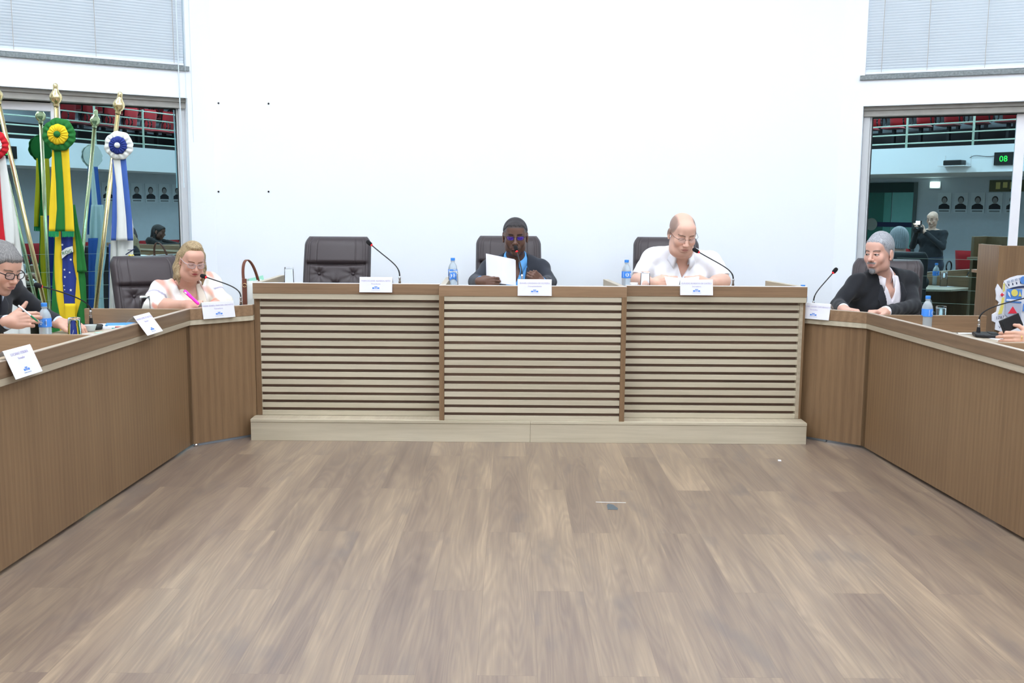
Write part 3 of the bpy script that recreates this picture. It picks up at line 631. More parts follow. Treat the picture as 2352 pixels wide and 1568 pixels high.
p = atZ(2000, 716, .76); sheet('paper_sheet', 'white sheets under the hands of the grey haired man', 'paper', (2.24, 6.35), .21, .28, 30, M_paper)
# pen on the right desk
p = atZ(2215, 766, .75); t = thing('ballpoint_pen', 'silver and black ballpoint pen lying by the microphone base on the right desk', 'pen', (p.x, p.y, .7505), R(4))
MB().tube([(-.07, 0, 0), (-.062, 0, 0), (-.04, 0, 0)], [.001, .004, .005], 10).build('grip', M_black, t); MB().tube([(-.04, 0, 0), (.06, 0, 0)], .005, 10).build('barrel', M_alu, t)
# ------------------------------------------------------------------ handbag with mint papers
M_canvas = mat('off_white_canvas', (226,230,226), .8, bump=.3, bscale=500); M_tan = mat('brown_leather_strap', (112,66,50), .45); M_gold = mat('gold_ring', (222,196,150), .25, metal=1)
t = thing('handbag', 'off-white handbag with a brown leather handle standing between the corner desk and the bench', 'handbag', (-1.715, 6.56, .745))
bd = MB(); P = []
for z, w, d in ((0, .052, .13), (.004, .058, .137), (.12, .060, .138), (.215, .050, .132), (.235, .044, .128)):
    P.append([(w*math.copysign(abs(math.cos(a))**.4, math.cos(a)), d*math.copysign(abs(math.sin(a))**.25, math.sin(a)), z) for a in [2*PI*k/32 for k in range(32)]])
bd.grid(P, wrap=True).add([p for p in P[0]], [tuple(range(32))]); bd.build('bag_body', M_canvas, t, smooth=False, bevel=0)
MB().box(-.03, .0, -.145, -.139, .0, .25).build('front_strap', M_tan, t, bevel=.002)
h = MB(); pts = bez((-.02, -.135, .22), (-.045, -.13, .42), (.025, -.09, .42), (.048, -.02, .205), 28)
Q = [[p+Vector((-.009, .0, 0)), p+Vector((.009, .004, 0))] for p in pts]; h.grid(Q); h.build('handle', M_tan, t, smooth=True, solid=.005)
MB().tube([(-.012+.012*math.cos(a), -.150, .208+.012*math.sin(a)) for a in [2*PI*k/16 for k in range(17)]], .0022, 6, caps=False).build('ring', M_gold, t, smooth=True)
p = [atY(572, 640, 6.62), atY(604, 632, 6.62), atY(607, 645, 6.62), atY(577, 690, 6.62)]
g = MB(); q = [v+Vector((0, .002, 0)) for v in p]; g.add(list(p)+q, [(0,1,2,3), (7,6,5,4), (0,4,5,1), (1,5,6,2), (2,6,7,3), (3,7,4,0)])
c = p[3].copy(); o = g.build('mint_papers', M_mint, None, loc=c); tag(o, 'mint green papers sticking out of the off-white handbag', 'papers')
# ------------------------------------------------------------------ lectern with the town's arms
LX, LY = 3.106, 6.40
t = thing('lectern', 'tall brown wooden lectern behind the right desk, carrying a coat of arms', 'lectern', (LX+.35, LY+.14, 0))
buildat(MB().box(LX, LX+.024, LY+.002, LY+.27, 0, 1.246), 'side_panel', M_brownZ, t, bevel=.001)
buildat(MB().box(LX+.70, LX+.724, LY+.002, LY+.27, 0, 1.246), 'side_panel', M_brownZ, t, bevel=.001)
buildat(MB().box(LX-.0005, LX+.7245, LY-.02, LY, 0, 1.244), 'front_panel', M_brownZ, t, bevel=.001)
buildat(MB().box(LX+.0245, LX+.6995, LY+.03, LY+.40, 1.05, 1.07), 'reading_shelf', M_brownX, t)
M_ew = mat('emblem_white', (236,238,246), .5); M_eb = mat('emblem_blue', (88,140,214), .5); M_ey = mat('emblem_yellow', (226,212,110), .5); M_er = mat('emblem_red', (222,52,72), .5); M_eg = mat('emblem_grey', (178,186,204), .5); M_ek = mat('emblem_ink', (52,60,92), .6)
ec = Vector((LX+.07, LY-.021, .60)); et = thing('coat_of_arms', 'cut-out painted coat of arms with a mural crown, fixed to the lectern', 'coat of arms', ec)
def pz(px, py): v = atY(px, py, LY-.03); return (v.x-ec.x, v.z-ec.z)
def plate(name, pts, m, lay, parent=et, conv=True):
    q = [pz(*p) for p in pts] if conv else pts
    n = len(q); y0 = -.004-lay*.0035; y1 = y0-.0034 if lay else -.010
    y0 = -.0005 if lay == 0 else y0-.0061; y1 = y0-.0095 if lay == 0 else y0-.0028
    vs = [(x, y0, z) for x, z in q]+[(x, y1, z) for x, z in q]
    return MB().add(vs, [tuple(range(n)), tuple(range(2*n-1, n-1, -1))]+[(i, (i+1) % n, n+(i+1) % n, n+i) for i in range(n)]).build(name, m, parent)
mx_ = 2368
def mir(l): return l+[(2*mx_-x, y) for x, y in reversed(l)]
plate('shield_backing', mir([(2306, 648), (2303, 668), (2292, 652), (2287, 664), (2289, 678), (2288, 688), (2295, 694), (2291, 705), (2289, 716), (2279, 722), (2279, 737), (2287, 741), (2286, 757), (2299, 761), (2330, 765)]), M_ew, 0)
def arc_band(name, outer, inner, m, lay):
    y1 = -.004-lay*.0035-.0061; y2 = y1-.0028; g = MB()
    for (a0, a1), (b0, b1) in zip(zip(outer, outer[1:]), zip(inner, inner[1:])):
        q = [pz(*p) for p in (a0, a1, b1, b0)]; vs = [(x, y, z) for y in (y1, y2) for x, z in q]
        g.add(vs, [(0,1,2,3), (7,6,5,4), (0,4,5,1), (1,5,6,2), (2,6,7,3), (3,7,4,0)])
    g.build(name, m, et)
arc_band('mural_crown', [(2304, 645), (2319, 637), (2336, 632), (2356, 631)], [(2316, 662), (2325, 659), (2338, 656.5), (2356, 655)], M_ew, 1)
arc_band('crown_shadow', [(2317, 662.5), (2326, 659.5), (2338, 657), (2356, 655.5)], [(2318, 665), (2327, 663), (2338, 661), (2356, 660)], M_ek, 1)
for k in range(4):
    x = 2309+k*9; plate('crown_masonry', [(x+2, 645-k*2.4), (x+8, 643-k*2.4), (x+9, 648-k*2.4), (x+3, 650-k*2.4)], M_eg, 2); plate('crown_masonry', [(x+5, 652-k*2), (x+7, 651.5-k*2), (x+8, 656-k*2), (x+6, 656.5-k*2)], M_ek, 2)
plate('crown_roundel', [(2348+7*math.cos(a), 643+9*math.sin(a)) for a in [2*PI*k/16 for k in range(16)]], M_eb, 3)
plate('blue_quarter', [(2311, 663), (2346, 664), (2344, 696), (2308, 693)], M_eb, 2)
plate('river', [(2310, 686), (2345, 688), (2344.5, 692), (2309, 690)], M_ew, 3)
plate('grey_quarter', [(2308, 694), (2344, 697), (2343, 735), (2322, 735), (2307, 722)], M_eg, 2)
plate('sun', [(2328+7.5*math.cos(a), 672+8*math.sin(a)) for a in [2*PI*k/20 for k in range(20)]], M_ey, 3)
plate('harp', [(2340, 667), (2343, 678), (2345, 680), (2337, 680), (2339, 674)], M_ey, 3)
plate('bird', [(2312, 668), (2317, 672), (2319, 683), (2314, 677)], M_ew, 3)
plate('red_triangle', [(2324, 703), (2334, 719), (2313, 719)], M_er, 3)
plate('second_blue_quarter', [(2349, 697), (2372, 698), (2371, 715), (2347, 714)], M_eb, 2)
plate('maize_stalk', [(2303, 651), (2306, 650), (2306, 668), (2302, 670)], M_ey, 2); plate('lion', [(2300, 683), (2305, 682), (2303, 705), (2299, 720), (2291, 721), (2297, 702)], M_ey, 2)
for a in (0, 1): plate('red_cross', [(2296, 675), (2304, 675), (2304, 678), (2296, 678)] if a else [(2298.5, 672.5), (2301.5, 672.5), (2301.5, 680.5), (2298.5, 680.5)], M_er, 2+a)
x, z = pz(2295, 732); text('1787', .028, Matrix.Translation((x, -.0195, z)) @ Matrix.Rotation(R(-6), 4, 'Y') @ Matrix.Rotation(PI/2, 4, 'X'), M_ek, et, 'year_lettering')
x, z = pz(2299, 753); text('Vilo', .026, Matrix.Translation((x, -.0195, z)) @ Matrix.Rotation(R(-6), 4, 'Y') @ Matrix.Rotation(PI/2, 4, 'X'), M_ek, et, 'motto_lettering')
# ------------------------------------------------------------------ marks on the floor
p = atZ(1404, 1163, 0); o = MB().prism([(-.022, -.05), (.026, -.055), (.03, -.03), (.012, .03), (-.012, .045), (-.02, .02)], .0003, .0012).build('tape_patch', mat('dark_tape', (84,92,96), .5), loc=None); o.location = (p.x, p.y, 0); tag(o, 'small dark patch of old tape stuck on the plank floor', 'tape')
p = atZ(1403, 1153.5, 0); o = MB().box(-.075, .075, -.0035, .0035, .0003, .0009).build('tape_strip', mat('pale_tape', (206,206,204), .5)); o.location = (p.x, p.y, 0); o.rotation_euler = (0, 0, R(-3)); tag(o, 'thin pale strip of tape just beyond the dark patch on the floor', 'tape')
p = atZ(1790, 1058, 0); o = MB().prism([(-.01, -.01), (.008, -.014), (.012, .008), (-.004, .016)], .0003, .004).build('paper_scrap', M_paper); o.location = (p.x, p.y, 0); tag(o, 'tiny white paper scrap on the floor near the right end of the bench', 'paper scrap')
# ================================================================== PEOPLE: signed-distance modelling
V = Vector
def nrm(v): v = np.asarray(v, float); return v/np.linalg.norm(v)
class Field:
    def __init__(s, lo, hi, h):
        s.lo = np.array(lo, float); s.h = h; s.n = np.maximum(4, np.ceil((np.array(hi)-s.lo)/h).astype(int)+1)
        s.F = np.full(tuple(s.n), 1.0, np.float32)
        s.ax = [s.lo[i]+h*np.arange(s.n[i]) for i in range(3)]
    def sub(s, lo, hi):
        a = np.clip(np.floor((np.array(lo)-s.lo)/s.h).astype(int), 0, s.n); b = np.clip(np.ceil((np.array(hi)-s.lo)/s.h).astype(int)+1, 0, s.n)
        if np.any(b-a < 1): return None
        sl = tuple(slice(a[i], b[i]) for i in range(3))
        return sl, (s.ax[0][sl[0]][:, None, None], s.ax[1][sl[1]][None, :, None], s.ax[2][sl[2]][None, None, :])
    def op(s, sl, d, k, mode):
        F = s.F[sl]
        if mode == 'u':
            h = np.clip(.5+.5*(F-d)/k, 0, 1); s.F[sl] = F+(d-F)*h-k*h*(1-h)
        elif mode == 's':
            h = np.clip(.5-.5*(F+d)/k, 0, 1); s.F[sl] = F*(1-h)+(-d)*h+k*h*(1-h)
    def ell(s, c, r, k=.01, Rm=None, mode='u'):
        c = np.array(c, float); r = np.array(r, float); m = r.max()+.045+k; g = s.sub(c-m, c+m)
        if g is None: return s
        sl, (X, Y, Z) = g; X = X-c[0]; Y = Y-c[1]; Z = Z-c[2]
        if Rm is not None: X, Y, Z = (Rm[0][0]*X+Rm[1][0]*Y+Rm[2][0]*Z, Rm[0][1]*X+Rm[1][1]*Y+Rm[2][1]*Z, Rm[0][2]*X+Rm[1][2]*Y+Rm[2][2]*Z)
        k0 = np.sqrt((X/r[0])**2+(Y/r[1])**2+(Z/r[2])**2)+1e-9; k1 = np.sqrt((X/r[0]**2)**2+(Y/r[1]**2)**2+(Z/r[2]**2)**2)+1e-9
        s.op(sl, k0*(k0-1)/k1, k, mode); return s
    def cap(s, a, b, ra, rb=None, k=.01, mode='u', flat=False):
        rb = ra if rb is None else rb; a = np.array(a, float); b = np.array(b, float); m = max(ra, rb)+.045+k
        g = s.sub(np.minimum(a, b)-m, np.maximum(a, b)+m)
        if g is None: return s
        sl, (X, Y, Z) = g; ba = b-a; L2 = ba@ba+1e-12; L = L2**.5
        t = ((X-a[0])*ba[0]+(Y-a[1])*ba[1]+(Z-a[2])*ba[2])/L2
        tc = np.clip(t, 0, 1)
        if flat:
            q = np.sqrt((X-a[0]-ba[0]*t)**2+(Y-a[1]-ba[1]*t)**2+(Z-a[2]-ba[2]*t)**2)-(ra+(rb-ra)*tc)
            d = np.maximum(q, np.maximum(-t*L, (t-1)*L))
        else: d = np.sqrt((X-a[0]-ba[0]*tc)**2+(Y-a[1]-ba[1]*tc)**2+(Z-a[2]-ba[2]*tc)**2)-(ra+(rb-ra)*tc)
        s.op(sl, d, k, mode); return s
    def coords(s, o, X, Y, Z):
        """affine coordinates of the whole grid in a frame"""
        g = (s.ax[0][:, None, None]-o[0], s.ax[1][None, :, None]-o[1], s.ax[2][None, None, :]-o[2])
        return [g[0]*a[0]+g[1]*a[1]+g[2]*a[2] for a in (X, Y, Z)]
    def net(s):
        F = s.F; I = F < 0; c = np.zeros(tuple(s.n-1), np.int8)
        for i in (0, 1):
            for j in (0, 1):
                for k in (0, 1): c += I[i:s.n[0]-1+i, j:s.n[1]-1+j, k:s.n[2]-1+k]
        act = np.argwhere((c > 0) & (c < 8)); idx = np.full(tuple(s.n-1), -1, np.int32); idx[tuple(act.T)] = np.arange(len(act))
        P = np.zeros((len(act), 3)); W_ = np.zeros(len(act)); i, j, k = act.T
        for ax in range(3):
            for u in (0, 1):
                for v in (0, 1):
                    o = [0, 0, 0]; o[(ax+1) % 3] = u; o[(ax+2) % 3] = v; p = list(o); p[ax] = 1
                    f0 = F[i+o[0], j+o[1], k+o[2]]; f1 = F[i+p[0], j+p[1], k+p[2]]; m = (f0 < 0) != (f1 < 0)
                    t = np.where(m, f0/(f0-f1+1e-12), 0); q = np.array(o, float)[None, :].repeat(len(act), 0); q[:, ax] = t
                    P[m] += q[m]; W_[m] += 1
        P = P/W_[:, None]+act; P = s.lo+P*s.h
        faces = []
        for ax in range(3):
            a, b = (ax+1) % 3, (ax+2) % 3
            s0 = [slice(None)]*3; s1 = [slice(None)]*3; s0[ax] = slice(0, -1); s1[ax] = slice(1, None)
            m = I[tuple(s0)] != I[tuple(s1)]; e = np.argwhere(m); e = e[(e[:, a] > 0) & (e[:, b] > 0) & (e[:, a] < s.n[a]-1) & (e[:, b] < s.n[b]-1)]
            sg = I[tuple(e.T)]
            def ix(da, db):
                q = e.copy(); q[:, a] -= da; q[:, b] -= db; return idx[tuple(q.T)]
            Q = np.stack([ix(1, 1), ix(0, 1), ix(0, 0), ix(1, 0)], 1); Q[~sg] = Q[~sg][:, ::-1]; faces.append(Q[(Q >= 0).all(1)])
        return P, np.concatenate(faces)
def relax(P, Fc, n=1, lam=.5):
    for _ in range(n):
        A = np.zeros_like(P); C_ = np.zeros(len(P))
        for a in range(4):
            b = (a+1) % 4; np.add.at(A, Fc[:, a], P[Fc[:, b]]); np.add.at(C_, Fc[:, a], 1); np.add.at(A, Fc[:, b], P[Fc[:, a]]); np.add.at(C_, Fc[:, b], 1)
        P = P+(A/np.maximum(C_, 1)[:, None]-P)*lam
    return P
def mesh_obj(name, parts, m, parent, origin, paint=None):
    """parts = [(P, F)] islands joined in one mesh; paint(P)->rgb (linear)"""
    Vs = []; Fs = []; n = 0
    for P, Fc in parts: Vs.append(P); Fs.append(Fc+n); n += len(P)
    P = np.concatenate(Vs); Fc = np.concatenate(Fs); me = bpy.data.meshes.new(name); me.vertices.add(len(P)); me.vertices.foreach_set('co', (P-np.array(origin)).astype(np.float32).ravel())
    me.loops.add(Fc.size); me.loops.foreach_set('vertex_index', Fc.ravel().astype(np.int32)); me.polygons.add(len(Fc)); me.polygons.foreach_set('loop_start', np.arange(0, Fc.size, 4, dtype=np.int32)); me.polygons.foreach_set('loop_total', np.full(len(Fc), 4, np.int32))
    me.update(); me.validate()
    if paint is not None:
        c = me.color_attributes.new('Col', 'FLOAT_COLOR', 'POINT'); col = np.ones((len(P), 4), np.float32); col[:, :3] = paint(P); c.data.foreach_set('color', col.ravel())
    o = link(name, me, m, parent, True); return o
def lc(r, g, b): return np.array(srgb(r, g, b)[:3])
class Head:
    """head frame: X viewer right, Y back, Z up when facing the camera"""
    def __init__(s, c, yaw=0, pitch=0, roll=0, sc=1., wide=1.):
        s.c = np.array(c, float); s.s = sc; s.wide = wide
        M = (Matrix.Rotation(R(yaw), 3, 'Z') @ Matrix.Rotation(R(roll), 3, 'Y') @ Matrix.Rotation(R(pitch), 3, 'X'))
        s.R = np.array([[M[i][j] for j in range(3)] for i in range(3)])   # columns are axes
    def w(s, p): return s.c+s.R @ (np.array(p, float)*s.s*np.array([s.wide, 1, 1]))
    def loc(s, P): return ((P-s.c) @ s.R)/s.s/np.array([s.wide, 1, 1])
    def ell(s, f, c, r, k=.01, mode='u', both=False, grow=0):
        for sg in ((1, -1) if both else (1,)): f.ell(s.w((c[0]*sg, c[1], c[2])), (np.array(r)+grow)*s.s*np.array([s.wide, 1, 1]), k, s.R, mode)
    def cap(s, f, a, b, ra, rb=None, k=.01, mode='u', both=False):
        for sg in ((1, -1) if both else (1,)): f.cap(s.w((a[0]*sg, a[1], a[2])), s.w((b[0]*sg, b[1], b[2])), ra*s.s, (rb or ra)*s.s, k, mode)
def head_skin(f, H, female=False, jowl=0, nose=1.):
    e = H.ell; c = H.cap
    e(f, (0, .018, .042), (.0755, .096, .080), .01)
    e(f, (0, -.022, -.010), (.0665, .074, .098), .03)
    e(f, (0, -.060, -.096), (.026, .026, .022), .028)
    e(f, (.043, -.004, -.062), (.024, .040, .036), .03, both=True)
    if jowl: e(f, (.034, -.03, -.088), (.034+jowl, .04, .03+jowl), .03, both=True); e(f, (0, -.02, -.112), (.04+jowl, .045, .022+jowl), .03)
    e(f, (.040, -.066, -.020), (.024, .020, .026), .022, both=True)                 # cheeks
    c(f, (-.034, -.086, .030), (.034, -.086, .030), .0085, k=.018)                  # brow ridge
    e(f, (0, -.062, .062), (.055, .036, .036), .03)
    e(f, (.031, -.103, .008), (.0165, .013, .0105), .012, 's', both=True)           # sockets
    e(f, (.0305, -.0815, .006), (.0135, .0125, .0115), .004, both=True)             # eyes under lids
    c(f, (.020, -.0935, .0135), (.042, -.0885, .0125), .0030, k=.006, both=True)    # upper lid fold
    c(f, (0, -.092, .020), (0, -.113*nose-.0, -.022), .0075, .0105, k=.012)
    e(f, (0, -.113*nose, -.026), (.0125, .0115, .0105), .008)
    e(f, (.0125, -.103, -.029), (.0085, .010, .0075), .006, both=True)
    e(f, (.0065, -.110, -.0365), (.0038, .005, .004), .003, 's', both=True)
    c(f, (.020, -.093, -.030), (.031, -.082, -.052), .0025, k=.008, mode='s', both=True)   # nasolabial
    e(f, (0, -.085, -.056), (.030, .016, .020), .02)
    c(f, (-.016, -.0945, -.0535), (.016, -.0945, -.0535), .0050, k=.006); c(f, (-.013, -.0945, -.0650), (.013, -.0945, -.0650), .0062, k=.006)
    c(f, (-.023, -.0965, -.0590), (.023, -.0965, -.0590), .0016, k=.003, mode='s')
    e(f, (0, -.092, -.0775), (.018, .006, .004), .008, 's')
    # ears
    e(f, (.0795, .012, .002), (.0085, .019, .031), .006, both=True); e(f, (.088, .008, .004), (.006, .010, .019), .005, 's', both=True); e(f, (.078, .004, -.026), (.006, .009, .009), .006, both=True)
def face_paint(H, skin, lips, brow, eyes='down', beard=None, hairc=None, hairfn=None, iris=(50,34,24), beardfn=None, blush=.08, browth=.0032, lash=1.):
    sk = lc(*skin); lp = lc(*lips); bw = lc(*brow)
    def f(P):
        L = H.loc(P); x, y, z = L.T; ax = np.abs(x); col = np.tile(sk, (len(P), 1)); front = (y < -.055)
        def mix(c, w): col[:] = col*(1-w[:, None])+np.asarray(c)[None, :]*w[:, None]
        g = np.exp(-(((ax-.042)/.022)**2+((z+.025)/.022)**2))*front; mix(sk*np.array([1.05, .78, .74]), g*blush*3)
        g = np.exp(-((x/.012)**2+((z+.028)/.012)**2))*(y < -.1); mix(sk*np.array([1.04, .76, .72]), g*blush*3)
        near = (np.abs(y) < .2) & (np.abs(z) < .2) & (ax < .12)
        if hairfn is not None: mix(lc(*hairc), np.clip(hairfn(x, y, z), 0, 1)*near)
        if beardfn is not None: mix(lc(*beard), np.clip(beardfn(x, y, z), 0, 1)*near)
        w = np.clip(1.6-((x/.024)**2+((z+.0590)/(.0105*(1-.35*np.clip(ax/.024, 0, 1))))**2)*1.6, 0, 1)*(y < -.085); mix(lp, w)
        w = np.clip(1.4-((z+.0590)/.0016)**2*1.0, 0, 1)*(ax < .023)*(y < -.08); mix(lp*.35, w*.8)
        bz = .0275+.0045*np.sin(np.clip((ax-.014)/.034, 0, 1)*PI*.8); w = np.clip(1.7-((z-bz)/browth)**2, 0, 1)*(ax > .012)*(ax < .050)*front; mix(bw, w*.9)
        ez = .006
        if eyes == 'down':
            w = np.exp(-(((ax-.031)/.016)**2+((z-ez)/.009)**2))*front; mix(sk*np.array([.72, .62, .6]), w*.35)
            zz = ez-.0045+((ax-.031)/.015)**2*.004; w = np.clip(1.5-((z-zz)/.0016)**2, 0, 1)*(np.abs(ax-.031) < .0155)*front; mix(bw*.35, w*lash)
        else:
            hh = .0052*(1-((ax-.031)/.0155)**2); o_ = (np.abs(z-ez) < hh) & (np.abs(ax-.031) < .0155) & front; mix((.62, .60, .58), o_.astype(float))
            ir = (np.hypot(x-np.sign(x)*.031-H.gaze, z-ez-.0005) < .0062) & o_; mix(lc(*iris), ir.astype(float))
            w = np.clip(1.6-((z-ez-hh)/.0016)**2, 0, 1)*(np.abs(ax-.031) < .0165)*front; mix(bw*.3, w)
            w = np.clip(1.3-((z-ez+hh)/.0014)**2, 0, 1)*(np.abs(ax-.031) < .0155)*front; mix(sk*.45, w*.6)
        w = np.clip(1-(((ax-.0065)/.004)**2+((z+.036)/.003)**2), 0, 1)*(y < -.1); mix(sk*.18, w)
        return col
    return f
def hand(f, o, X, Y, Z, curls, thumb=None, s=1., spread=.0, k=.006):
    """o wrist; X fingers, Y thumb side, Z back of the hand; curls = 4 x (a, b, c) degrees towards the palm"""
    o = np.array(o, float); X = nrm(X); Z = nrm(np.array(Z)-X*(np.dot(Z, X))); Y = np.array(Y, float); Y = nrm(Y-X*(Y@X)-Z*(Y@Z))
    w = lambda x, y, z: o+(X*x+Y*y+Z*z)*s
    Rm = np.stack([X, Y, Z], 1)
    f.ell(w(.05, 0, -.002), np.array([.048, .040, .0155])*s, .01, Rm)
    f.ell(w(.03, .024, -.008), np.array([.030, .017, .015])*s, .012, Rm); f.ell(w(.035, -.026, -.006), np.array([.034, .014, .014])*s, .012, Rm)
    f.cap(w(-.018, 0, -.001), w(.012, 0, 0), .0255*s, .024*s, .015)
    ys = (.0295, .0100, -.0098, -.0285); ln = ((.040, .025, .020), (.045, .029, .021), (.042, .027, .020), (.033, .020, .018)); tips = []
    for i in range(4):
        f.cap(w(.012, ys[i]*.5, .002), w(.088, ys[i], .003), .0105*s, .0105*s, .007)
        p = w(.088+(-.003, .004, 0, -.010)[i], ys[i], .001); a = 0; r = (.0098, .0092, .0084, .0074)
        for j in range(3):
            a += R(curls[i][j]); d = X*math.cos(a)-Z*math.sin(a)+Y*(spread*(1.5-i)); d = nrm(d); q = p+d*ln[i][j]*s*.97
            rr = (.92 if i == 3 else 1.)*s
            f.cap(p, q, r[j]*rr, r[j+1]*rr, .0035); p = q
        tips.append(p)
    th = thumb or ((.018, .030, -.008), (.045, .052, -.016), (.072, .060, -.024), (.094, .056, -.030))
    f.cap(w(*th[0]), w(*th[1]), .0145*s, .0125*s, .01); f.cap(w(*th[1]), w(*th[2]), .0118*s, .0105*s, .004); f.cap(w(*th[2]), w(*th[3]), .0105*s, .0085*s, .004); tips.append(w(*th[3]))
    return tips
class Body:
    def __init__(s, SL, SR, hip, depth=.115, belly=0., neck=None):
        s.SL, s.SR, s.hip = (np.array(v, float) for v in (SL, SR, hip)); s.mid = (s.SL+s.SR)/2
        s.lat = nrm(s.SR-s.SL); s.up = nrm(s.mid-s.hip); s.fw = nrm(np.cross(s.lat, s.up)); s.lat = nrm(np.cross(s.up, s.fw)); s.W = np.linalg.norm(s.SR-s.SL)
        s.d = depth; s.b = belly; s.neck = s.mid+s.up*.045 if neck is None else np.array(neck, float)
    def w(s, u, f, z): return s.mid+s.lat*u+s.fw*f+s.up*z
    def torso(s, f, g=0., k=.035):
        Rm = np.stack([s.lat, s.fw, s.up], 1); W = s.W/2
        f.ell(s.w(0, .0, -.15), np.array([W*.93, s.d, .21])+g, k, Rm)
        f.ell(s.w(0, .015+s.b*.5, -.36), np.array([W*.86+s.b, s.d+.005+s.b, .21])+g, k, Rm)
        f.ell(s.w(0, .0, -.52), np.array([W*.88+s.b, s.d+.02, .13])+g, k, Rm)
        f.cap(s.w(-W*.98, 0, -.015), s.w(W*.98, 0, -.015), .058+g, k=k)
        for sg in (-1, 1):
            f.cap(s.neck+s.up*.01+s.lat*.03*sg-s.fw*.01, s.w(W*.86*sg, -.01, .004), .046+g*.8, .046+g, k)
            f.ell(s.w(W*.44*sg, s.d*.42, -.12), np.array([W*.42, .055+s.b*.3, .085])+g, .04, Rm)
    def arms(s, f, L, Rr, g=0., r=(.054, .044, .030), k=.02, cuff=None):
        for sh, (el, wr) in ((s.SL, L), (s.SR, Rr)):
            el = np.array(el, float); wr = np.array(wr, float)
            f.cap(sh, el, r[0]+g, r[1]+g, k)
            if cuff is None: f.cap(el, wr, r[1]+g, r[2]+g, .012)
            elif cuff <= 0: pass
            else:
                m = el+(wr-el)*cuff; q = el+(wr-el)*(cuff-.25); rr = r[1]+(r[2]-r[1])*cuff; f.cap(el, q, r[1]+g, rr+(r[1]-r[2])*.25+g, .012); f.cap(q, m, rr+(r[1]-r[2])*.25+g, rr+g, .006, flat=True)
    def coords(s, f): return f.coords(s.mid, s.lat, s.fw, s.up)
def convex(u, v, poly):
    """signed distance-like to a convex polygon given counter-clockwise"""
    d = None
    for (a, b), (c, e) in zip(poly, poly[1:]+poly[:1]):
        n = math.hypot(c-a, e-b); q = ((u-a)*(e-b)-(v-b)*(c-a))/n; d = q if d is None else np.maximum(d, q)
    return d
def wrinkle(f, amp=.003, sc=1., seed=0, fold=None):
    X, Y, Z = (f.ax[0][:, None, None], f.ax[1][None, :, None], f.ax[2][None, None, :]); a = seed*1.7
    n = np.sin(X*38*sc+Z*22*sc+a+1.5*np.sin(Y*30*sc+a))*np.sin(Z*45*sc-X*16*sc+a*2+1.2*np.sin(X*27*sc))+.5*np.sin(X*80*sc-Z*63*sc+Y*50+a)
    f.F += (amp*n).astype(np.float32)
def strands(f, H, amp, n=60, seed=0, axis='z'):
    x, y, z = f.coords(H.c, H.R[:, 0]/H.s, H.R[:, 1]/H.s, H.R[:, 2]/H.s)
    if axis == 'z': t = np.arctan2(x, y+.02)
    elif axis == 'y': t = x*14
    f.F += (amp*(np.sin(t*n+2.6*np.sin(t*7+z*30)+1.6*np.sin(z*17+seed)+1.5*np.sin(y*40))+.6*np.sin(t*n*2.3+z*34+3*np.sin(t*11)+seed)+.5*np.sin(t*n*.37+z*50))).astype(np.float32)
def collar(name, m, parent, origin, c, fw, up, rx, ry, h=.03, drop=.045, leaf=.05, gap=24, tilt=.025, spread=.026, th=.003):
    """folded shirt collar round a neck"""
    c = V(c); fw = V(fw).normalized(); up = V(up).normalized(); lat = V(up.cross(fw)*-1).normalized(); g = MB(); rows = []; N = 36
    for i in range(N+1):
        a = R(gap)+(2*PI-2*R(gap))*i/N; cs = math.cos(a); sn = math.sin(a)
        front = max(0, (cs+.15)/1.15); e = (max(0, cs-.55)/.45)**1.5
        def pt(dr, dz): return c+lat*(sn*(rx+dr))+fw*(cs*(ry+dr))+up*(dz-tilt*front)-V(origin)
        rows.append([pt(.0, -.02), pt(.001, h), pt(.005, h+.003), pt(spread*.7, h-drop*.5-leaf*e*.3), pt(spread+.006*e, h-drop-leaf*e)])
    g.grid(rows); return g.build(name, m, parent, smooth=True, solid=th)
def lapels(B, F0, f, side, pts, th=.006):
    u, fr, z = B.coords(f); q = convex(u*side, z, pts); return np.maximum(np.maximum(F0-th, -(F0+.006)), np.maximum(q, -fr+.0))
def glasses(H, parent, origin, m, w=.0225, h=.0155, r=.0014, sq=2.6, y=-.112, tint=None, rim=True, up=0):
    g = MB(); z0 = .006+up; o = V(origin)
    for sg in (-1, 1):
        P = []
        for k in range(29):
            a = 2*PI*k/28; ca, sa = math.cos(a), math.sin(a); x = w*math.copysign(abs(ca)**(2/sq), ca); z = h*math.copysign(abs(sa)**(2/sq), sa)
            P.append(V(H.w((sg*(.0335+x), y+abs(x+.02)*.18*(1 if x > 0 else .3), z0+z+max(0, x)*.12)))-o)
        g.tube(P if rim else P[:15], r, 6, caps=False)
        if tint is not None: L_ = P[:-1]; lens = MB().add(L_, [tuple(range(len(L_)))]).build('lens', tint, parent)
        a = V(H.w((sg*(.0335+w), y+.008, z0+h*.45)))-o; b = V(H.w((sg*.080, -.02, z0+.012)))-o; c = V(H.w((sg*.083, .022, z0+.004)))-o
        g.tube([a, V(H.w((sg*.074, -.075, z0+.010)))-o, b, c], [r*1.1, r*1.3, r*1.2, r], 6)
    g.tube([V(H.w((-.012, y, z0+h*.4)))-o, V(H.w((0, y-.003, z0+h*.55)))-o, V(H.w((.012, y, z0+h*.4)))-o], r, 6)
    return g.build('glasses', m, parent, smooth=True)
def arrv(v): return np.array([v.x, v.y, v.z])
def bounds(pts, pad): p = np.array(pts); return p.min(0)-pad, p.max(0)+pad
M_skin = mat('skin', rough=.5, vcol=True, sss=.08, var=.02, bump=.15, bscale=300); M_hair = mat('hair', rough=.6, vcol=True, var=.10, vscale=60, bump=.25, bscale=350)
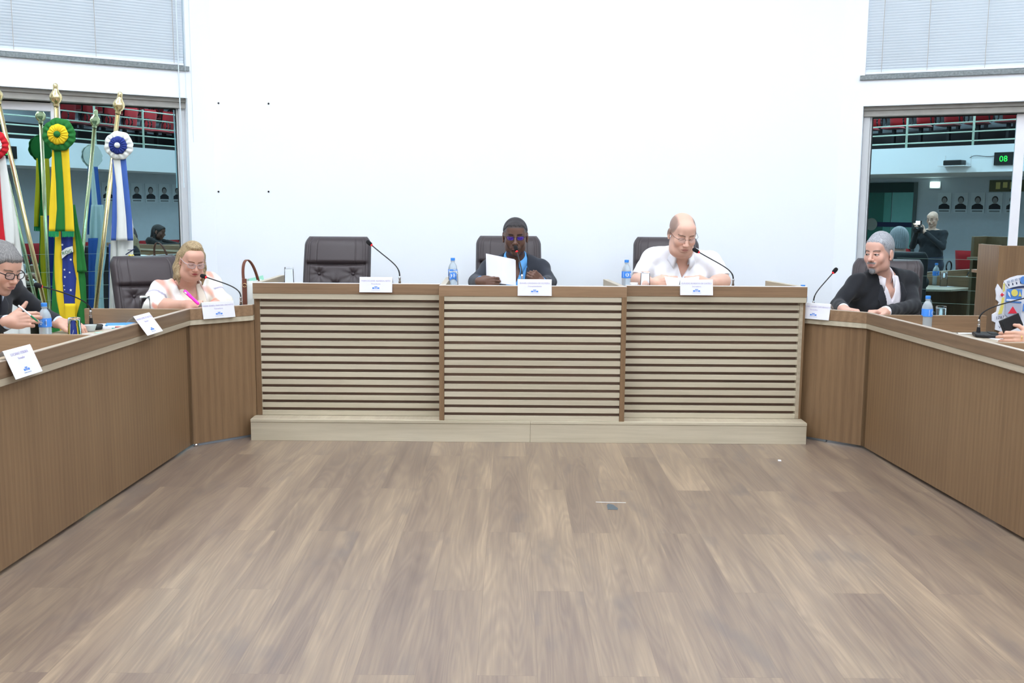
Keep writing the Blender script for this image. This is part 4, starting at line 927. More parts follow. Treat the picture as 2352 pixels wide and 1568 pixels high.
M_cloth = mat('suit_cloth', rough=.85, vcol=True, sheen=.1, bump=.25, bscale=900, var=.03); M_lensc = mat('clear_lens', (235,235,245), .05, alpha=.16); M_lensp = mat('violet_glare_lens', (60,40,170), .1, alpha=.55)  # violet lens colour paints the purple reflection in the spectacles
M_gblack = mat('glasses_black', (22,20,26), .3); M_gbrown = mat('glasses_brown', (92,58,48), .35); M_gbeige = mat('glasses_taupe', (176,158,158), .35)
def flatc(c):
    c = lc(*c); return lambda P: np.tile(c, (len(P), 1))
def largest(P, Q):
    lab = np.arange(len(P))
    while True:
        m = lab[Q].min(1); new = lab.copy()
        for c in range(4): np.minimum.at(new, Q[:, c], m)
        new = new[new]
        if (new == lab).all(): break
        lab = new
    l, cnt = np.unique(lab, return_counts=True); k = lab == l[cnt.argmax()]; ix = np.cumsum(k)-1; q = Q[k[Q[:, 0]]]; return P[k], ix[q]
def fnet(f, n=0):
    P, Q = f.net()
    if n: P, Q = largest(P, Q)
    return (relax(P, Q, n), Q) if n else (P, Q)
def person_root(label, origin, parts, paint, group='seated council members'):
    o = mesh_obj('person', parts, M_skin, None, origin, paint); o.location = origin; return tag(o, label, 'person', group)
# ---- the five suits, shirts and faces
DESK_C = .905
def skin_base(B, H, L, Rr, neckr=(.054, .060), fem=False, jowl=0, nose=1., hc=.0024, hands_=None, r=(.050, .041, .027), legs=True, chest=0):
    """skin islands: head + neck + upper chest (fine), trunk + arms + legs (coarse), hands (fine)"""
    parts = []
    lo, hi = bounds([H.c, B.neck-B.up*.02], .13); lo -= np.array([.02, .02, .0]); hi += np.array([.02, .02, .02])
    f = Field(lo, hi, hc); head_skin(f, H, fem, jowl, nose)
    f.cap(H.w((0, .020, -.055)), B.neck, neckr[0], neckr[1], .022)
    Rm = np.stack([B.lat, B.fw, B.up], 1); f.ell(B.w(0, .0, -.05), (.13, B.d*.86+chest, .095), .04, Rm)
    parts.append(fnet(f))
    pts = [B.SL, B.SR, B.hip, L[0], Rr[0], L[1], Rr[1], B.hip+B.fw*.42, B.hip-B.up*.45+B.fw*.42]
    lo, hi = bounds(pts, .14); g = Field(lo, hi, .012); B.torso(g, -.012)
    B.arms(g, L, Rr, 0, (r[0], r[1], r[2]), .03)
    if legs:
        for sg in (-1, 1):
            hp = B.hip+B.lat*.10*sg; kn = hp+B.fw*.40+B.lat*.03*sg; kn[2] = hp[2]-.02; an = kn.copy(); an[2] = B.hip[2]-.42; g.cap(hp, kn, .085, .062, .03); g.cap(kn, an, .06, .042, .02); g.cap(an, an+B.fw*.13-np.array([0, 0, .02]), .04, .035, .02)
    parts.append(fnet(g))
    return parts
def hand_part(el, wr, build, h=.0024, bare=False, pad=.05, r=(.040, .027)):
    f0 = None; el = np.array(el, float); wr = np.array(wr, float)
    a = wr+(el-wr)*(.96 if bare else .35); lo, hi = bounds([a, wr], .055); lo -= .10; hi += .10
    f = Field(lo, hi, h if not bare else .003); t = build(f); f.cap(a, wr, (r[0] if bare else r[1]+.003), r[1], .02)
    if bare: f.cap(el+(wr-el)*.15, el+(wr-el)*.45, r[0]+.004, r[0]-.002, .03)
    return fnet(f), t
def trousers(B, root, origin, col):
    pts = [B.hip, B.hip+B.fw*.5, B.hip-B.up*.48+B.fw*.5]; lo, hi = bounds(pts, .22); g = Field(lo, hi, .014)
    for sg in (-1, 1):
        hp = B.hip+B.lat*.09*sg; kn = hp+B.fw*.40+B.lat*.03*sg; kn[2] = hp[2]-.02; an = kn.copy(); an[2] = B.hip[2]-.36
        g.cap(hp, kn, .105, .08, .04); g.cap(kn, an, .078, .065, .02)
    g.cap(B.hip-B.lat*.08, B.hip+B.lat*.08, .125, k=.04)
    return mesh_obj('trousers', [fnet(g)], M_cloth, root, origin, flatc(col))
def suit(B, root, origin, L, Rr, col, shirt_col, opening, lap, r=(.056, .047, .036), cuff=.93, g=.016, seed=1, belly_open=False, h=.0055, name='suit_jacket', wr_amp=.0022):
    pts = [B.SL, B.SR, B.hip, L[0], Rr[0], L[1], Rr[1]]; lo, hi = bounds(pts, .13); f = Field(lo, hi, h)
    B.torso(f, g)
    for sh, sg in ((B.SL, -1), (B.SR, 1)): f.cap(sh-B.lat*.03*sg+B.up*.022, sh+B.lat*.012*sg+B.up*.018, .036, .034, .03)
    F0 = f.F.copy(); arm = Field(lo, hi, h); B.arms(arm, L, Rr, .002, r, .03, cuff); wrinkle(f, wr_amp, 1., seed); wrinkle(arm, wr_amp, 1., seed+1)
    u, fr, z = B.coords(f)
    op = np.maximum(convex(u, z, opening), -fr+.01); ng = np.maximum(np.sqrt((u/.080)**2+((fr-.012)/.088)**2)*.080-.080, -(z+.015))
    f.F = np.maximum(f.F, -op).astype(np.float32); f.F = np.maximum(f.F, -ng).astype(np.float32)
    hb = (B.hip-B.mid)@B.up; f.F = np.maximum(f.F, (hb-.05)-z).astype(np.float32); k_ = .02; h_ = np.clip(.5+.5*(f.F-arm.F)/k_, 0, 1); f.F = (f.F+(arm.F-f.F)*h_-k_*h_*(1-h_)).astype(np.float32)
    mesh_obj(name, [fnet(f, 1)], M_cloth, root, origin, flatc(col))
    for sd in (1, -1):
        q = Field.__new__(Field); q.lo, q.h, q.n, q.ax = f.lo, f.h, f.n, f.ax; q.F = lapels(B, F0, f, sd, lap, .008).astype(np.float32); q.F = np.maximum(q.F, -ng).astype(np.float32)
        mesh_obj('lapel', [fnet(q, 1)], M_cloth, root, origin, flatc(tuple(min(255, int(c*1.12)+3) for c in col)))
    # shirt front under the jacket
    s_ = Field(*bounds([B.SL*.6+B.mid*.4, B.SR*.6+B.mid*.4, B.hip], .13), .0055); B.torso(s_, .005); u, fr, z = B.coords(s_); wrinkle(s_, .0012, 1.3, seed+3)
    vneck = np.maximum(convex(u, z, [(0, -.085), (.045, .04), (.05, .15), (-.05, .15), (-.045, .04)]), -fr); s_.F = np.maximum(s_.F, -vneck); s_.F = np.maximum(s_.F, np.sqrt(u*u+fr*fr)*0+(z-.062)); s_.F = np.maximum(s_.F, (np.abs(u)-B.W*.42)).astype(np.float32)
    sh = mesh_obj('shirt', [fnet(s_, 1)], M_cloth, root, origin, flatc(shirt_col))
    g_ = MB(); # button placket
    for i in range(5):
        p = B.w(.004, B.d+.02, -.10-.075*i)
    for (el, wr) in (L, Rr):
        el = np.array(el, float); wr = np.array(wr, float); a = el+(wr-el)*.85; b = el+(wr-el)*.985
        c_ = Field(*bounds([a, b], .07), .004); c_.cap(a, b, r[2]+.001, r[2]-.001, flat=True); mesh_obj('shirt_cuff', [fnet(c_, 1)], M_cloth, root, origin, flatc(shirt_col))
    return f
def hairshell(H, root, origin, t, g_y, g_z, colfn, amp=.001, n=70, extra=None, cut=None, name='hair', h=.0028, ax='z', grow_top=0.):
    lo, hi = bounds([H.c], .15*H.s); f = Field(lo-.0, hi+np.array([0, 0, .03]), h)
    H.ell(f, (0, .018, .042+grow_top/2), (.0755+t, .096+t, .080+t+grow_top), .01); H.ell(f, (0, .03, -.01), (.068+t, .080+t*.7, .085), .02); H.ell(f, (0, -.062, .062), (.055+t*.8, .036+t*.8, .036+t), .03)
    if extra: extra(f)
    strands(f, H, amp, n, 0, ax)
    x, y, z = f.coords(H.c, H.R[:, 0]/H.s, H.R[:, 1]/H.s, H.R[:, 2]/H.s)
    hl = np.interp(y.ravel(), g_y, g_z).reshape(y.shape)+.0022*np.sin(x*230+y*90)+.0015*np.sin(x*510+y*300); f.F = f.F+(t+.004)*np.clip(1-(z-hl)/.026, 0, 1)**1.5*np.clip((.03-y)/.03+.4, 0, 1)*H.s; f.F = np.maximum(f.F, (hl-z)*.8*H.s)
    f.F = np.maximum(f.F, -np.maximum(np.abs(y-.010)-.020, np.maximum(np.abs(z-.000)-.036, .072-np.abs(x))))      # room for the ears
    if cut: f.F = np.maximum(f.F, cut(x, y, z)*H.s)
    f.F = f.F.astype(np.float32); return mesh_obj(name, [fnet(f, 1)], M_hair, root, origin, colfn)
def streak(H, c0, c1, n=50, seed=0):
    a = lc(*c0); b = lc(*c1)
    def f(P):
        x, y, z = H.loc(P).T; t = np.arctan2(x, y+.02); w = .5+.5*np.sin(t*n+2.6*np.sin(t*7+z*30)+1.6*np.sin(z*17+seed)+1.5*np.sin(y*40)); w = w*.45+.55*(.5+.5*np.sin(t*n*2.7+z*45+3*np.sin(t*9+z*20))); return a*(1-w[:, None])+b*w[:, None]
    return f
OPEN = [(-.014, -.36), (.014, -.36), (.085, .0), (.085, .12), (-.085, .12), (-.085, .0)]
LAP = [(.010, -.36), (.055, -.22), (.118, -.035), (.085, .0), (.078, .03), (.070, .035), (.062, -.05)]
LAP = [(.010, -.37), (.056, -.25), (.128, -.050), (.092, .035), (.080, .035)]
# ---------------------------------------------------------------- man in the navy suit (centre)
Y0 = 6.88
Hc = Head(arrv(atY(1183.5, 545, Y0)), 0, 6, 0, 1.06, .98); Hc.gaze = 0
Bc = Body(arrv(atY(1124, 617, 6.98)), arrv(atY(1242, 617, 6.98)), (.02, 7.10, .62), .12, .01, neck=arrv(atY(1184, 598, 6.97)))
Lc = (arrv(atY(1092, 664, 6.86)), arrv(atY(1105, 646, 6.47))); Rc = (arrv(atY(1262, 668, 6.86)), arrv(atY(1243, 648, 6.64)))
for q in (Lc, Rc): q[0][2] = max(q[0][2], .955); q[1][2] = max(q[1][2], .945)
parts = skin_base(Bc, Hc, Lc, Rc, (.060, .064))
hp, _ = hand_part(*Lc, lambda f: hand(f, Lc[1], (.97, -.10, -.05), (.0, .1, 1), (-.1, -1, .1), ((48, 40, 20), (46, 42, 24), (50, 44, 24), (54, 46, 28)), thumb=((.018, .026, -.010), (.045, .030, -.032), (.070, .024, -.046), (.090, .014, -.050)), s=.95)); parts.append(hp)
hp, _ = hand_part(*Rc, lambda f: hand(f, Rc[1], (-.62, -.35, .62), (-.75, -.3, -.45), (.1, -.95, .3), ((62, 62, 30), (66, 66, 30), (70, 66, 30), (72, 66, 30)), thumb=((.018, .026, -.010), (.050, .036, -.026), (.076, .028, -.034), (.098, .016, -.034)), s=.92)); parts.append(hp)
orgC = (-.02, 7.0, .137)
dark = (104, 76, 64)
pf = face_paint(Hc, dark, (118, 76, 72), (34, 26, 26), 'down', hairc=(40, 34, 34), hairfn=lambda x, y, z: np.clip((z-np.interp(y, [-.1, -.075, -.05, 0, .05, .1], [.070, .066, .035, .028, -.03, -.05]))/.006, 0, 1)*.85, beard=(60, 44, 40), beardfn=lambda x, y, z: np.clip(np.exp(-((np.abs(x)/.03)**2+((z+.044)/.006)**2))*(y < -.08)*.75+np.exp(-((x/.03)**2+((z+.098)/.022)**2))*.6, 0, 1), blush=.02)
navy = person_root('man in a navy suit and open blue shirt, reading papers aloud at the middle microphone', orgC, parts, pf)
hairshell(Hc, navy, orgC, .0065, [-.1, -.075, -.055, -.03, 0, .05, .11], [.071, .068, .050, .040, .030, -.02, -.04], streak(Hc, (36, 32, 34), (54, 50, 52)), .0002, 120, name='buzzed_hair')
suit(Bc, navy, orgC, Lc, Rc, (44, 48, 58), (100, 170, 235), OPEN, LAP, seed=2, cuff=.97); trousers(Bc, navy, orgC, (40, 44, 54))
collar('shirt_collar', mat('blue_shirt', (104, 174, 238), .8), navy, orgC, Bc.neck+Bc.up*.026+Bc.fw*.004, Bc.fw, Bc.up, .066, .076, h=.028, drop=.042, leaf=.062, gap=20, tilt=.040)
glasses(Hc, navy, orgC, M_gblack, .0235, .0130, .0013, 3.0, -.112, M_lensp, rim=True, up=.002)
# papers in his hand: three sheets held upright
qp = [atY(1119, 586, 6.56), atY(1184.5, 597, 6.53), atY(1185, 655, 6.50), atY(1121, 642, 6.52)]; qp[3] = atY(1121, 648, 6.52)
for i, (dx, dy, dz, rot) in enumerate(((0, 0, 0, 0), (-.006, .006, .002, .02), (-.010, .012, .008, -.02))):
    g = MB(); rows = []
    for a in range(7):
        row = []
        for b in range(7):
            s_, t_ = b/6, a/6; p = qp[0].lerp(qp[1], s_).lerp(qp[3].lerp(qp[2], s_), t_); row.append(p+V((dx+rot*(t_-.5)*.1, dy-.008*math.sin(s_*PI), dz+rot*(s_-.5)*.3)))
        rows.append(row)
    c0 = rows[3][3].copy(); o = g.grid(rows).build('paper_sheet', M_paper, None, loc=c0, solid=.0006); tag(o, ['front', 'middle', 'rearmost'][i]+' sheet of the papers the man in the navy suit holds up', 'paper', 'sheets held up by the man in the navy suit')
# ---------------------------------------------------------------- bald man in white polo
Hw = Head(arrv(atY(1567, 538, 6.78)), 8, 22, 1, 1.13, 1.0); Hw.gaze = 0
Bw = Body(arrv(atY(1497, 597, 7.00)), arrv(atY(1632, 598, 7.00)), (1.13, 7.12, .60), .135, .035, neck=arrv(atY(1565, 584, 6.93)))
Lw = (arrv(atY(1464, 652, 6.92)), arrv(atY(1502, 650, 6.66))); Rw = (arrv(atY(1662, 656, 6.92)), arrv(atY(1624, 651, 6.70)))
for q in (Lw, Rw): q[0][2] = max(q[0][2], .965); q[1][2] = max(q[1][2], .945)
parts = skin_base(Bw, Hw, Lw, Rw, (.066, .072), jowl=.006, r=(.055, .048, .030))
hp, _ = hand_part(*Lw, lambda f: hand(f, Lw[1], (.92, -.30, .10), (-.1, -.2, 1), (.1, -1, .25), ((20, 26, 16), (26, 28, 18), (32, 30, 18), (38, 32, 18)), thumb=((.018, .026, -.006), (.050, .038, -.004), (.078, .034, -.004), (.10, .026, -.006)), s=1.08), bare=True, r=(.050, .030)); parts.append(hp)
hp, _ = hand_part(*Rw, lambda f: hand(f, Rw[1], (-.92, -.30, .10), (.1, -.2, 1), (-.1, -1, .25), ((20, 26, 16), (26, 28, 18), (32, 30, 18), (38, 32, 18)), thumb=((.018, .026, -.006), (.050, .038, -.004), (.078, .034, -.004), (.10, .026, -.006)), s=1.08), bare=True, r=(.050, .030)); parts.append(hp)
orgW = (1.12, 7.0, .137)
def sidehair(x, y, z):
    side = np.clip((np.abs(x)-.040-.030*np.clip((.09-z)/.09, 0, 1))/.012, 0, 1); lowlim = np.interp(y, [-.06, -.04, -.01, .02, .06, .1], [.06, .025, .0, -.02, -.05, -.06])
    back = np.clip((y-.035)/.02, 0, 1)*np.clip((.105-z)/.02, 0, 1); return np.clip(np.maximum(side*np.clip((y+.065)/.01, 0, 1), back)*np.clip((z-lowlim)/.008, 0, 1), 0, 1)*.72
pf = face_paint(Hw, (222, 178, 158), (188, 128, 118), (120, 96, 84), 'down', hairc=(112, 98, 92), hairfn=sidehair, beard=(176, 142, 128), beardfn=lambda x, y, z: np.exp(-((x/.05)**2+((z+.085)/.04)**2))*(y < .02)*.35, blush=.10, lash=.6)
white = person_root('bald man in a white polo shirt and glasses, looking down at a sheet of paper', orgW, parts, pf)
f = Field(*bounds([Bw.SL, Bw.SR, Bw.hip, Lw[0], Rw[0]], .15), .0058); Bw.torso(f, .018); arm = Field(*bounds([Bw.SL, Bw.SR, Bw.hip, Lw[0], Rw[0]], .15), .0058)
for sh, (el, wr) in ((Bw.SL, Lw), (Bw.SR, Rw)):
    m = sh+(el-sh)*.86; arm.cap(sh, sh+(m-sh)*.5, .070, .068, .04); arm.cap(sh+(m-sh)*.4, m, .068, .064, .012, flat=True)
wrinkle(f, .0028, .9, 5); wrinkle(arm, .0028, .9, 6); u, fr, z = Bw.coords(f); f.F = np.maximum(f.F, -np.maximum(convex(u, z, [(0, -.095), (.058, .035), (.058, .15), (-.058, .15), (-.058, .035)]), -fr+.0)); ng = np.maximum(np.sqrt((u/.074)**2+(fr/.078)**2)*.074-.074, -(z-.0)); f.F = np.maximum(f.F, -ng)
h_ = np.clip(.5+.5*(f.F-arm.F)/.03, 0, 1); f.F = (f.F+(arm.F-f.F)*h_-.03*h_*(1-h_)).astype(np.float32)
polo = mesh_obj('polo_shirt', [fnet(f, 1)], M_cloth, white, orgW, flatc((244, 246, 252))); trousers(Bw, white, orgW, (60, 66, 80))
for sx in (-.10, -.035, .035, .10): pass
collar('polo_collar', mat('white_cotton', (240, 243, 250), .85), white, orgW, Bw.neck+Bw.up*.008, Bw.fw, Bw.up, .076, .078, h=.024, drop=.055, leaf=.042, gap=32, tilt=.045, spread=.024, th=.004)
glasses(Hw, white, orgW, M_gblack, .0215, .0145, .0010, 2.6, -.113, M_lensc, rim=False)
g = MB(); rows = []
A_, B_, C_, D_ = atY(1526, 634, 6.60), atY(1606, 634, 6.60), atY(1604, 656, 6.50), atY(1532, 656, 6.50)
for a in range(5): rows.append([A_.lerp(B_, b/8).lerp(D_.lerp(C_, b/8), a/4)+V((0, .01*math.sin(b/8*PI), -.012*math.sin(b/8*PI)*(1-a/4))) for b in range(9)])
c0 = rows[2][4].copy(); o = g.grid(rows).build('paper_sheet', M_paper, None, loc=c0, solid=.0006); tag(o, 'sheet of paper held low in both hands by the man in the white polo', 'paper')
# ---------------------------------------------------------------- blonde woman
Hf = Head(arrv(atY(441, 599, 6.52)), 34, 20, 3, .93, 1.02); Hf.gaze = 0
Bf = Body(arrv(atY(368, 666, 6.60)), arrv(atY(486, 664, 6.80)), (-2.09, 6.74, .50), .13, .04, neck=arrv(atY(429, 648, 6.66)))
Lf = (arrv(atY(350, 708, 6.42)), arrv(atY(432, 700, 6.24))); Rf = (arrv(atY(512, 700, 6.62)), arrv(atY(478, 705, 6.36)))
for q in (Lf, Rf): q[0][2] = max(q[0][2], .81); q[1][2] = max(q[1][2], .79)
parts = skin_base(Bf, Hf, Lf, Rf, (.052, .060), jowl=.010, r=(.055, .046, .027), chest=0)
hp, tipsF = hand_part(*Lf, lambda f: hand(f, Lf[1], (.93, -.20, .05), (.1, -.7, .6), (.0, -.5, .85), ((50, 50, 25), (56, 56, 30), (64, 58, 30), (70, 60, 30)), s=.95), bare=True, r=(.046, .028)); parts.append(hp)
hp, _ = hand_part(*Rf, lambda f: hand(f, Rf[1], (-.6, -.7, 0), (-.6, .6, .2), (0, 0, 1), ((25, 25, 10),)*4, s=.95)); parts.append(hp)
orgF = (-2.15, 6.75, 0)
fp0 = face_paint(Hf, (212, 164, 144), (176, 82, 84), (112, 82, 62), 'down', blush=.10)
nails = [np.array(t) for t in tipsF]
def pfF(P):
    c = fp0(P)
    for t in nails: c[np.linalg.norm(P-t, axis=1) < .0088] = lc(206, 60, 84)
    return c
fem = person_root('blonde woman in pale coral-patterned jacket and taupe glasses, writing with a pink pen', orgF, parts, pfF)
def wextra(f):
    for sg in (-1, 1):
        H = Hf; H.cap(f, (sg*.074, .035, .03), (sg*.088, .030, -.07), .026, .024, .02); H.cap(f, (sg*.088, .030, -.07), (sg*.082, -.012, -.150), .023, .013, .02)
        H.cap(f, (sg*.080, .04, -.05), (sg*.09, .04, -.150), .024, .014, .02)
    H.cap(f, (0, .08, 0), (0, .085, -.13), .055, .040, .03); H.ell(f, (0, -.012, .118), (.046, .055, .022), .03)
def wcut(x, y, z):
    face = np.maximum(np.maximum(np.abs(x)-.066, y+.012), z-.060); return -face
lo_, hi_ = Hf.c-.22, Hf.c+.2
def hair_long():
    f = Field(lo_, hi_, .0032); H = Hf; H.ell(f, (0, .022, .043), (.0815, .101, .088), .01); H.ell(f, (0, .04, -.01), (.078, .075, .085), .02); wextra(f); strands(f, H, .0011, 60, 1)
    x, y, z = f.coords(H.c, H.R[:, 0]/H.s, H.R[:, 1]/H.s, H.R[:, 2]/H.s)
    ln = np.interp(z.ravel(), [-.2, -.05, .04, .075, .095], [-.005, -.002, -.030, -.062, -.2]).reshape(z.shape)
    f.F = np.maximum(f.F, np.minimum((ln-y)*1.0, .0+(.0775-np.abs(x)*1.0)*1.0 if False else (ln-y))).astype(np.float32)
    # keep the side locks in front of the ears' line: only cut the middle of the face
    g2 = Field(lo_, hi_, .0032)
    for sg in (-1, 1):
        H.cap(g2, (sg*.080, .010, -.045), (sg*.086, -.020, -.105), .015, .015, .02); H.cap(g2, (sg*.086, -.020, -.105), (sg*.080, -.040, -.165), .015, .005, .02)
    strands(g2, H, .0010, 60, 1); f.F = np.minimum(f.F, g2.F).astype(np.float32)
    return mesh_obj('long_hair', [fnet(f, 1)], M_hair, fem, orgF, streak(Hf, (104, 84, 64), (200, 176, 134), 60))
hair_long()
bb = bounds([Bf.SL, Bf.SR, Bf.hip, Lf[0], Rf[0], Lf[1]], .15); f = Field(*bb, .0058); Bf.torso(f, .020); arm = Field(*bb, .0058)
for sh, (el, wr) in ((Bf.SL, Lf), (Bf.SR, Rf)):
    arm.cap(sh, el, .068, .070, .04); m = el+(wr-el)*.42; arm.cap(el, m, .070, .050, .02, flat=True)
wrinkle(f, .0035, .8, 9); wrinkle(arm, .0040, .9, 4); u, fr, z = Bf.coords(f); f.F = np.maximum(f.F, -np.maximum(convex(u, z, [(-.035, -.40), (.035, -.40), (.075, .03), (.07, .15), (-.07, .15), (-.075, .03)]), -fr)); ng = np.maximum(np.sqrt((u/.07)**2+(fr/.075)**2)*.07-.07, -(z-.01)); f.F = np.maximum(f.F, -ng); h_ = np.clip(.5+.5*(f.F-arm.F)/.03, 0, 1); f.F = (f.F+(arm.F-f.F)*h_-.03*h_*(1-h_)).astype(np.float32)
def jpaint(P):
    L = P-Bf.mid; u = L @ Bf.lat; z = L @ Bf.up; fr = L @ Bf.fw
    cr = lc(238, 232, 220); wh = lc(246, 244, 242); co = lc(236, 146, 122); gv = lc(176, 172, 192); tn = lc(206, 190, 150)
    n = np.sin(u*31+z*12+1)*np.sin(z*27-u*9+fr*14)+.5*np.sin(u*60+z*44+fr*30)
    c = np.tile(wh, (len(P), 1)); w = np.clip((n-.05)*1.6, 0, 1)*np.clip((z+.26)/.06, 0, 1); c = c*(1-w[:, None]*.85)+co*w[:, None]*.85
    w = np.clip((np.sin(u*47-z*23+2)-.55)*2, 0, 1)*.4; c = c*(1-w[:, None])+tn*w[:, None]
    t = z+.18+.45*np.abs(u+.0)*np.where(u < 0, 1, -.2)
    for sh, (el, wr), s0 in ((Bf.SL, Lf, .55), (Bf.SR, Rf, .50)):
        ax = el-sh; tt = ((P-sh) @ ax)/(ax @ ax); d = np.linalg.norm(P-(sh+ax*np.clip(tt, 0, 1)[:, None]), axis=1); arm = np.clip((.10-d)/.01, 0, 1)*(np.abs(u) > Bf.W*.40)
        w = arm*(tt > s0); c = c*(1-w[:, None])+cr*w[:, None]; w = arm*(np.abs(tt-s0) < .045); c = c*(1-w[:, None])+gv*w[:, None]
    return c
mesh_obj('floral_jacket', [fnet(f, 1)], M_cloth, fem, orgF, jpaint); trousers(Bf, fem, orgF, (210, 200, 190))
f = Field(*bounds([Bf.SL*.6+Bf.mid*.4, Bf.SR*.6+Bf.mid*.4, Bf.hip], .14), .0055); Bf.torso(f, .016); u, fr, z = Bf.coords(f); f.F = np.maximum(f.F, -np.maximum(convex(u, z, [(0, -.135), (.046, .03), (.055, .15), (-.055, .15), (-.046, .03)]), -fr)); f.F = np.maximum(np.maximum(f.F, z-.02), np.abs(u)-Bf.W*.42).astype(np.float32)
mesh_obj('cream_blouse', [fnet(f, 1)], M_cloth, fem, orgF, flatc((236, 226, 212)))
glasses(Hf, fem, orgF, M_gbeige, .0245, .0175, .0020, 2.5, -.114, M_lensc, up=.001)
for sg in (-1, 1): p = V(Hf.w((sg*.081, .004, -.046)))-V(orgF); MB().lathe([(0, -.011), (.008, -.006), (.0095, 0), (.007, .007), (0, .010)], 12, M=Matrix.Translation(p), cap0=False, cap1=False).build('earring', M_gbeige, fem, smooth=True)
pa, pb = atY(424, 668, 6.20), atY(455, 697, 6.14); d = (pb-pa); t = thing('marker_pen', 'bright pink marker pen in the hand of the blonde woman', 'pen', pa+d)
MB().tube([-d, -d*.98, -d*.55], [.009, .0105, .0105], 12).build('pen_cap', mat('neon_pink', (255, 44, 190), .4), t); MB().tube([-d*.55, V((0, 0, 0)), d*.06], [.0095, .0095, .004], 12).build('barrel', mat('neon_pink', (255,44,190)), t)
Mp = frame(-d*.82+V((.0, -.0108, .0)), d, z=(0, -1, 0)); MB().box(-.014, .014, -.004, .004, 0, .0008, M=Mp).build('printed_label', M_white, t)
# ---------------------------------------------------------------- grey haired man in black (right)
Hg = Head(arrv(atY(2019, 585, 6.72)), -48, 2, 0, 1.06, .98); Hg.gaze = -.004
Bg = Body(arrv(atY(1966, 648, 6.72)), arrv(atY(2086, 655, 6.92)), (2.52, 6.98, .50), .125, .02, neck=arrv(atY(2024, 634, 6.80)))
Lg = (arrv(atY(1925, 700, 6.66)), arrv(atY(1938, 710, 6.42))); Rg = (arrv(atY(2098, 716, 6.70)), arrv(atY(2030, 716, 6.42)))
for q in (Lg, Rg): q[0][2] = max(q[0][2], .82); q[1][2] = max(q[1][2], .785)
parts = skin_base(Bg, Hg, Lg, Rg, (.056, .062), nose=1.02)
hp, _ = hand_part(*Lg, lambda f: hand(f, Lg[1], (.50, -.85, -.05), (.8, .5, .1), (.1, -.1, 1), ((28, 30, 15), (30, 32, 18), (34, 34, 18), (38, 34, 18)))); parts.append(hp)
hp, _ = hand_part(*Rg, lambda f: hand(f, Rg[1], (-.95, -.30, .02), (0, -1, .1), (0, .1, 1), ((18, 20, 10), (22, 22, 12), (26, 24, 12), (30, 26, 14)))); parts.append(hp)
orgG = (2.40, 6.85, 0)
pf = face_paint(Hg, (214, 168, 150), (176, 118, 110), (92, 84, 82), 'open', iris=(50, 38, 30), hairc=(138, 138, 142), hairfn=lambda x, y, z: np.clip((z-np.interp(y, [-.1, -.08, -.06, -.045, -.02, 0, .05, .12], [.080, .080-.002, .055, .030, .008, -.014, -.05, -.06]))/.012, 0, 1)*.85*(np.abs(x) < .0765), beard=(128, 124, 124), beardfn=lambda x, y, z: np.clip(np.exp(-((x/.030)**6+((z+.0465)/.0065)**4))*(y < -.08)*1.1+np.exp(-((x/.026)**4+((z+.098)/.022)**4))*(y < -.03)*.95, 0, 1), blush=.08)
grey = person_root('grey haired man with goatee in a black suit', orgG, parts, pf)
hairshell(Hg, grey, orgG, .0045, [-.1, -.080, -.066, -.050, -.036, -.018, 0, .04, .12], [.078, .075, .062, .056, .030, .006, -.006, -.034, -.045], streak(Hg, (112, 114, 120), (184, 186, 190), 60), .0006, 90, grow_top=.016)
f = Field(*bounds([Hg.w((0, -.09, -.07))], .07), .0024)
Hg.cap(f, (-.022, -.0955, -.0475), (.022, -.0955, -.0475), .0042, k=.004); Hg.cap(f, (.022, -.093, -.048), (.027, -.088, -.060), .003, k=.004, both=True); Hg.ell(f, (0, -.078, -.098), (.021, .016, .020), .008); strands(f, Hg, .0006, 120)
mesh_obj('goatee', [fnet(f)], M_hair, grey, orgG, streak(Hg, (84, 84, 86), (150, 150, 152), 60))
suit(Bg, grey, orgG, Lg, Rg, (26, 28, 34), (246, 240, 246), OPEN, LAP, seed=6, cuff=.92); trousers(Bg, grey, orgG, (26, 28, 34))
collar('shirt_collar', mat('pale_shirt', (246, 240, 246), .8), grey, orgG, Bg.neck+Bg.up*.024+Bg.fw*.004, Bg.fw, Bg.up, .064, .074, h=.028, drop=.048, leaf=.050, gap=24, tilt=.04)
# ---------------------------------------------------------------- older man at the far left
Ho = Head(arrv(atY(0, 620, 4.98)), 68, 18, 2, .98, 1.0); Ho.gaze = 0
Bo = Body((-2.86, 4.95, 1.02), (-2.72, 5.36, 1.02), (-3.02, 5.28, .50), .12, .02, neck=(-2.72, 5.13, 1.06))
Lo = (arrv(atY(-25, 745, 4.98)), arrv(atY(22, 738, 4.90))); Ro = ((-2.66, 5.60, .84), arrv(atY(136, 741, 5.55)))
Lo[0][2] = .84; Ro[1][2] = max(Ro[1][2], .785)
parts = skin_base(Bo, Ho, Lo, Ro, (.056, .062))
hp, _ = hand_part(*Lo, lambda f: hand(f, Lo[1], (.93, .20, .10), (.1, .25, .95), (-.1, -1, .2), ((34, 46, 26), (40, 46, 28), (46, 48, 28), (52, 50, 28)), thumb=((.018, .030, -.004), (.045, .050, -.012), (.066, .068, -.016), (.080, .086, -.016)), s=1.02)); parts.append(hp)
hp, _ = hand_part(*Ro, lambda f: hand(f, Ro[1], (.95, .15, -.05), (.15, -.8, .3), (0, -.3, .95), ((30, 36, 20), (34, 38, 20), (38, 40, 20), (42, 42, 22)), s=1.05)); parts.append(hp)
orgO = (-2.90, 5.20, 0)
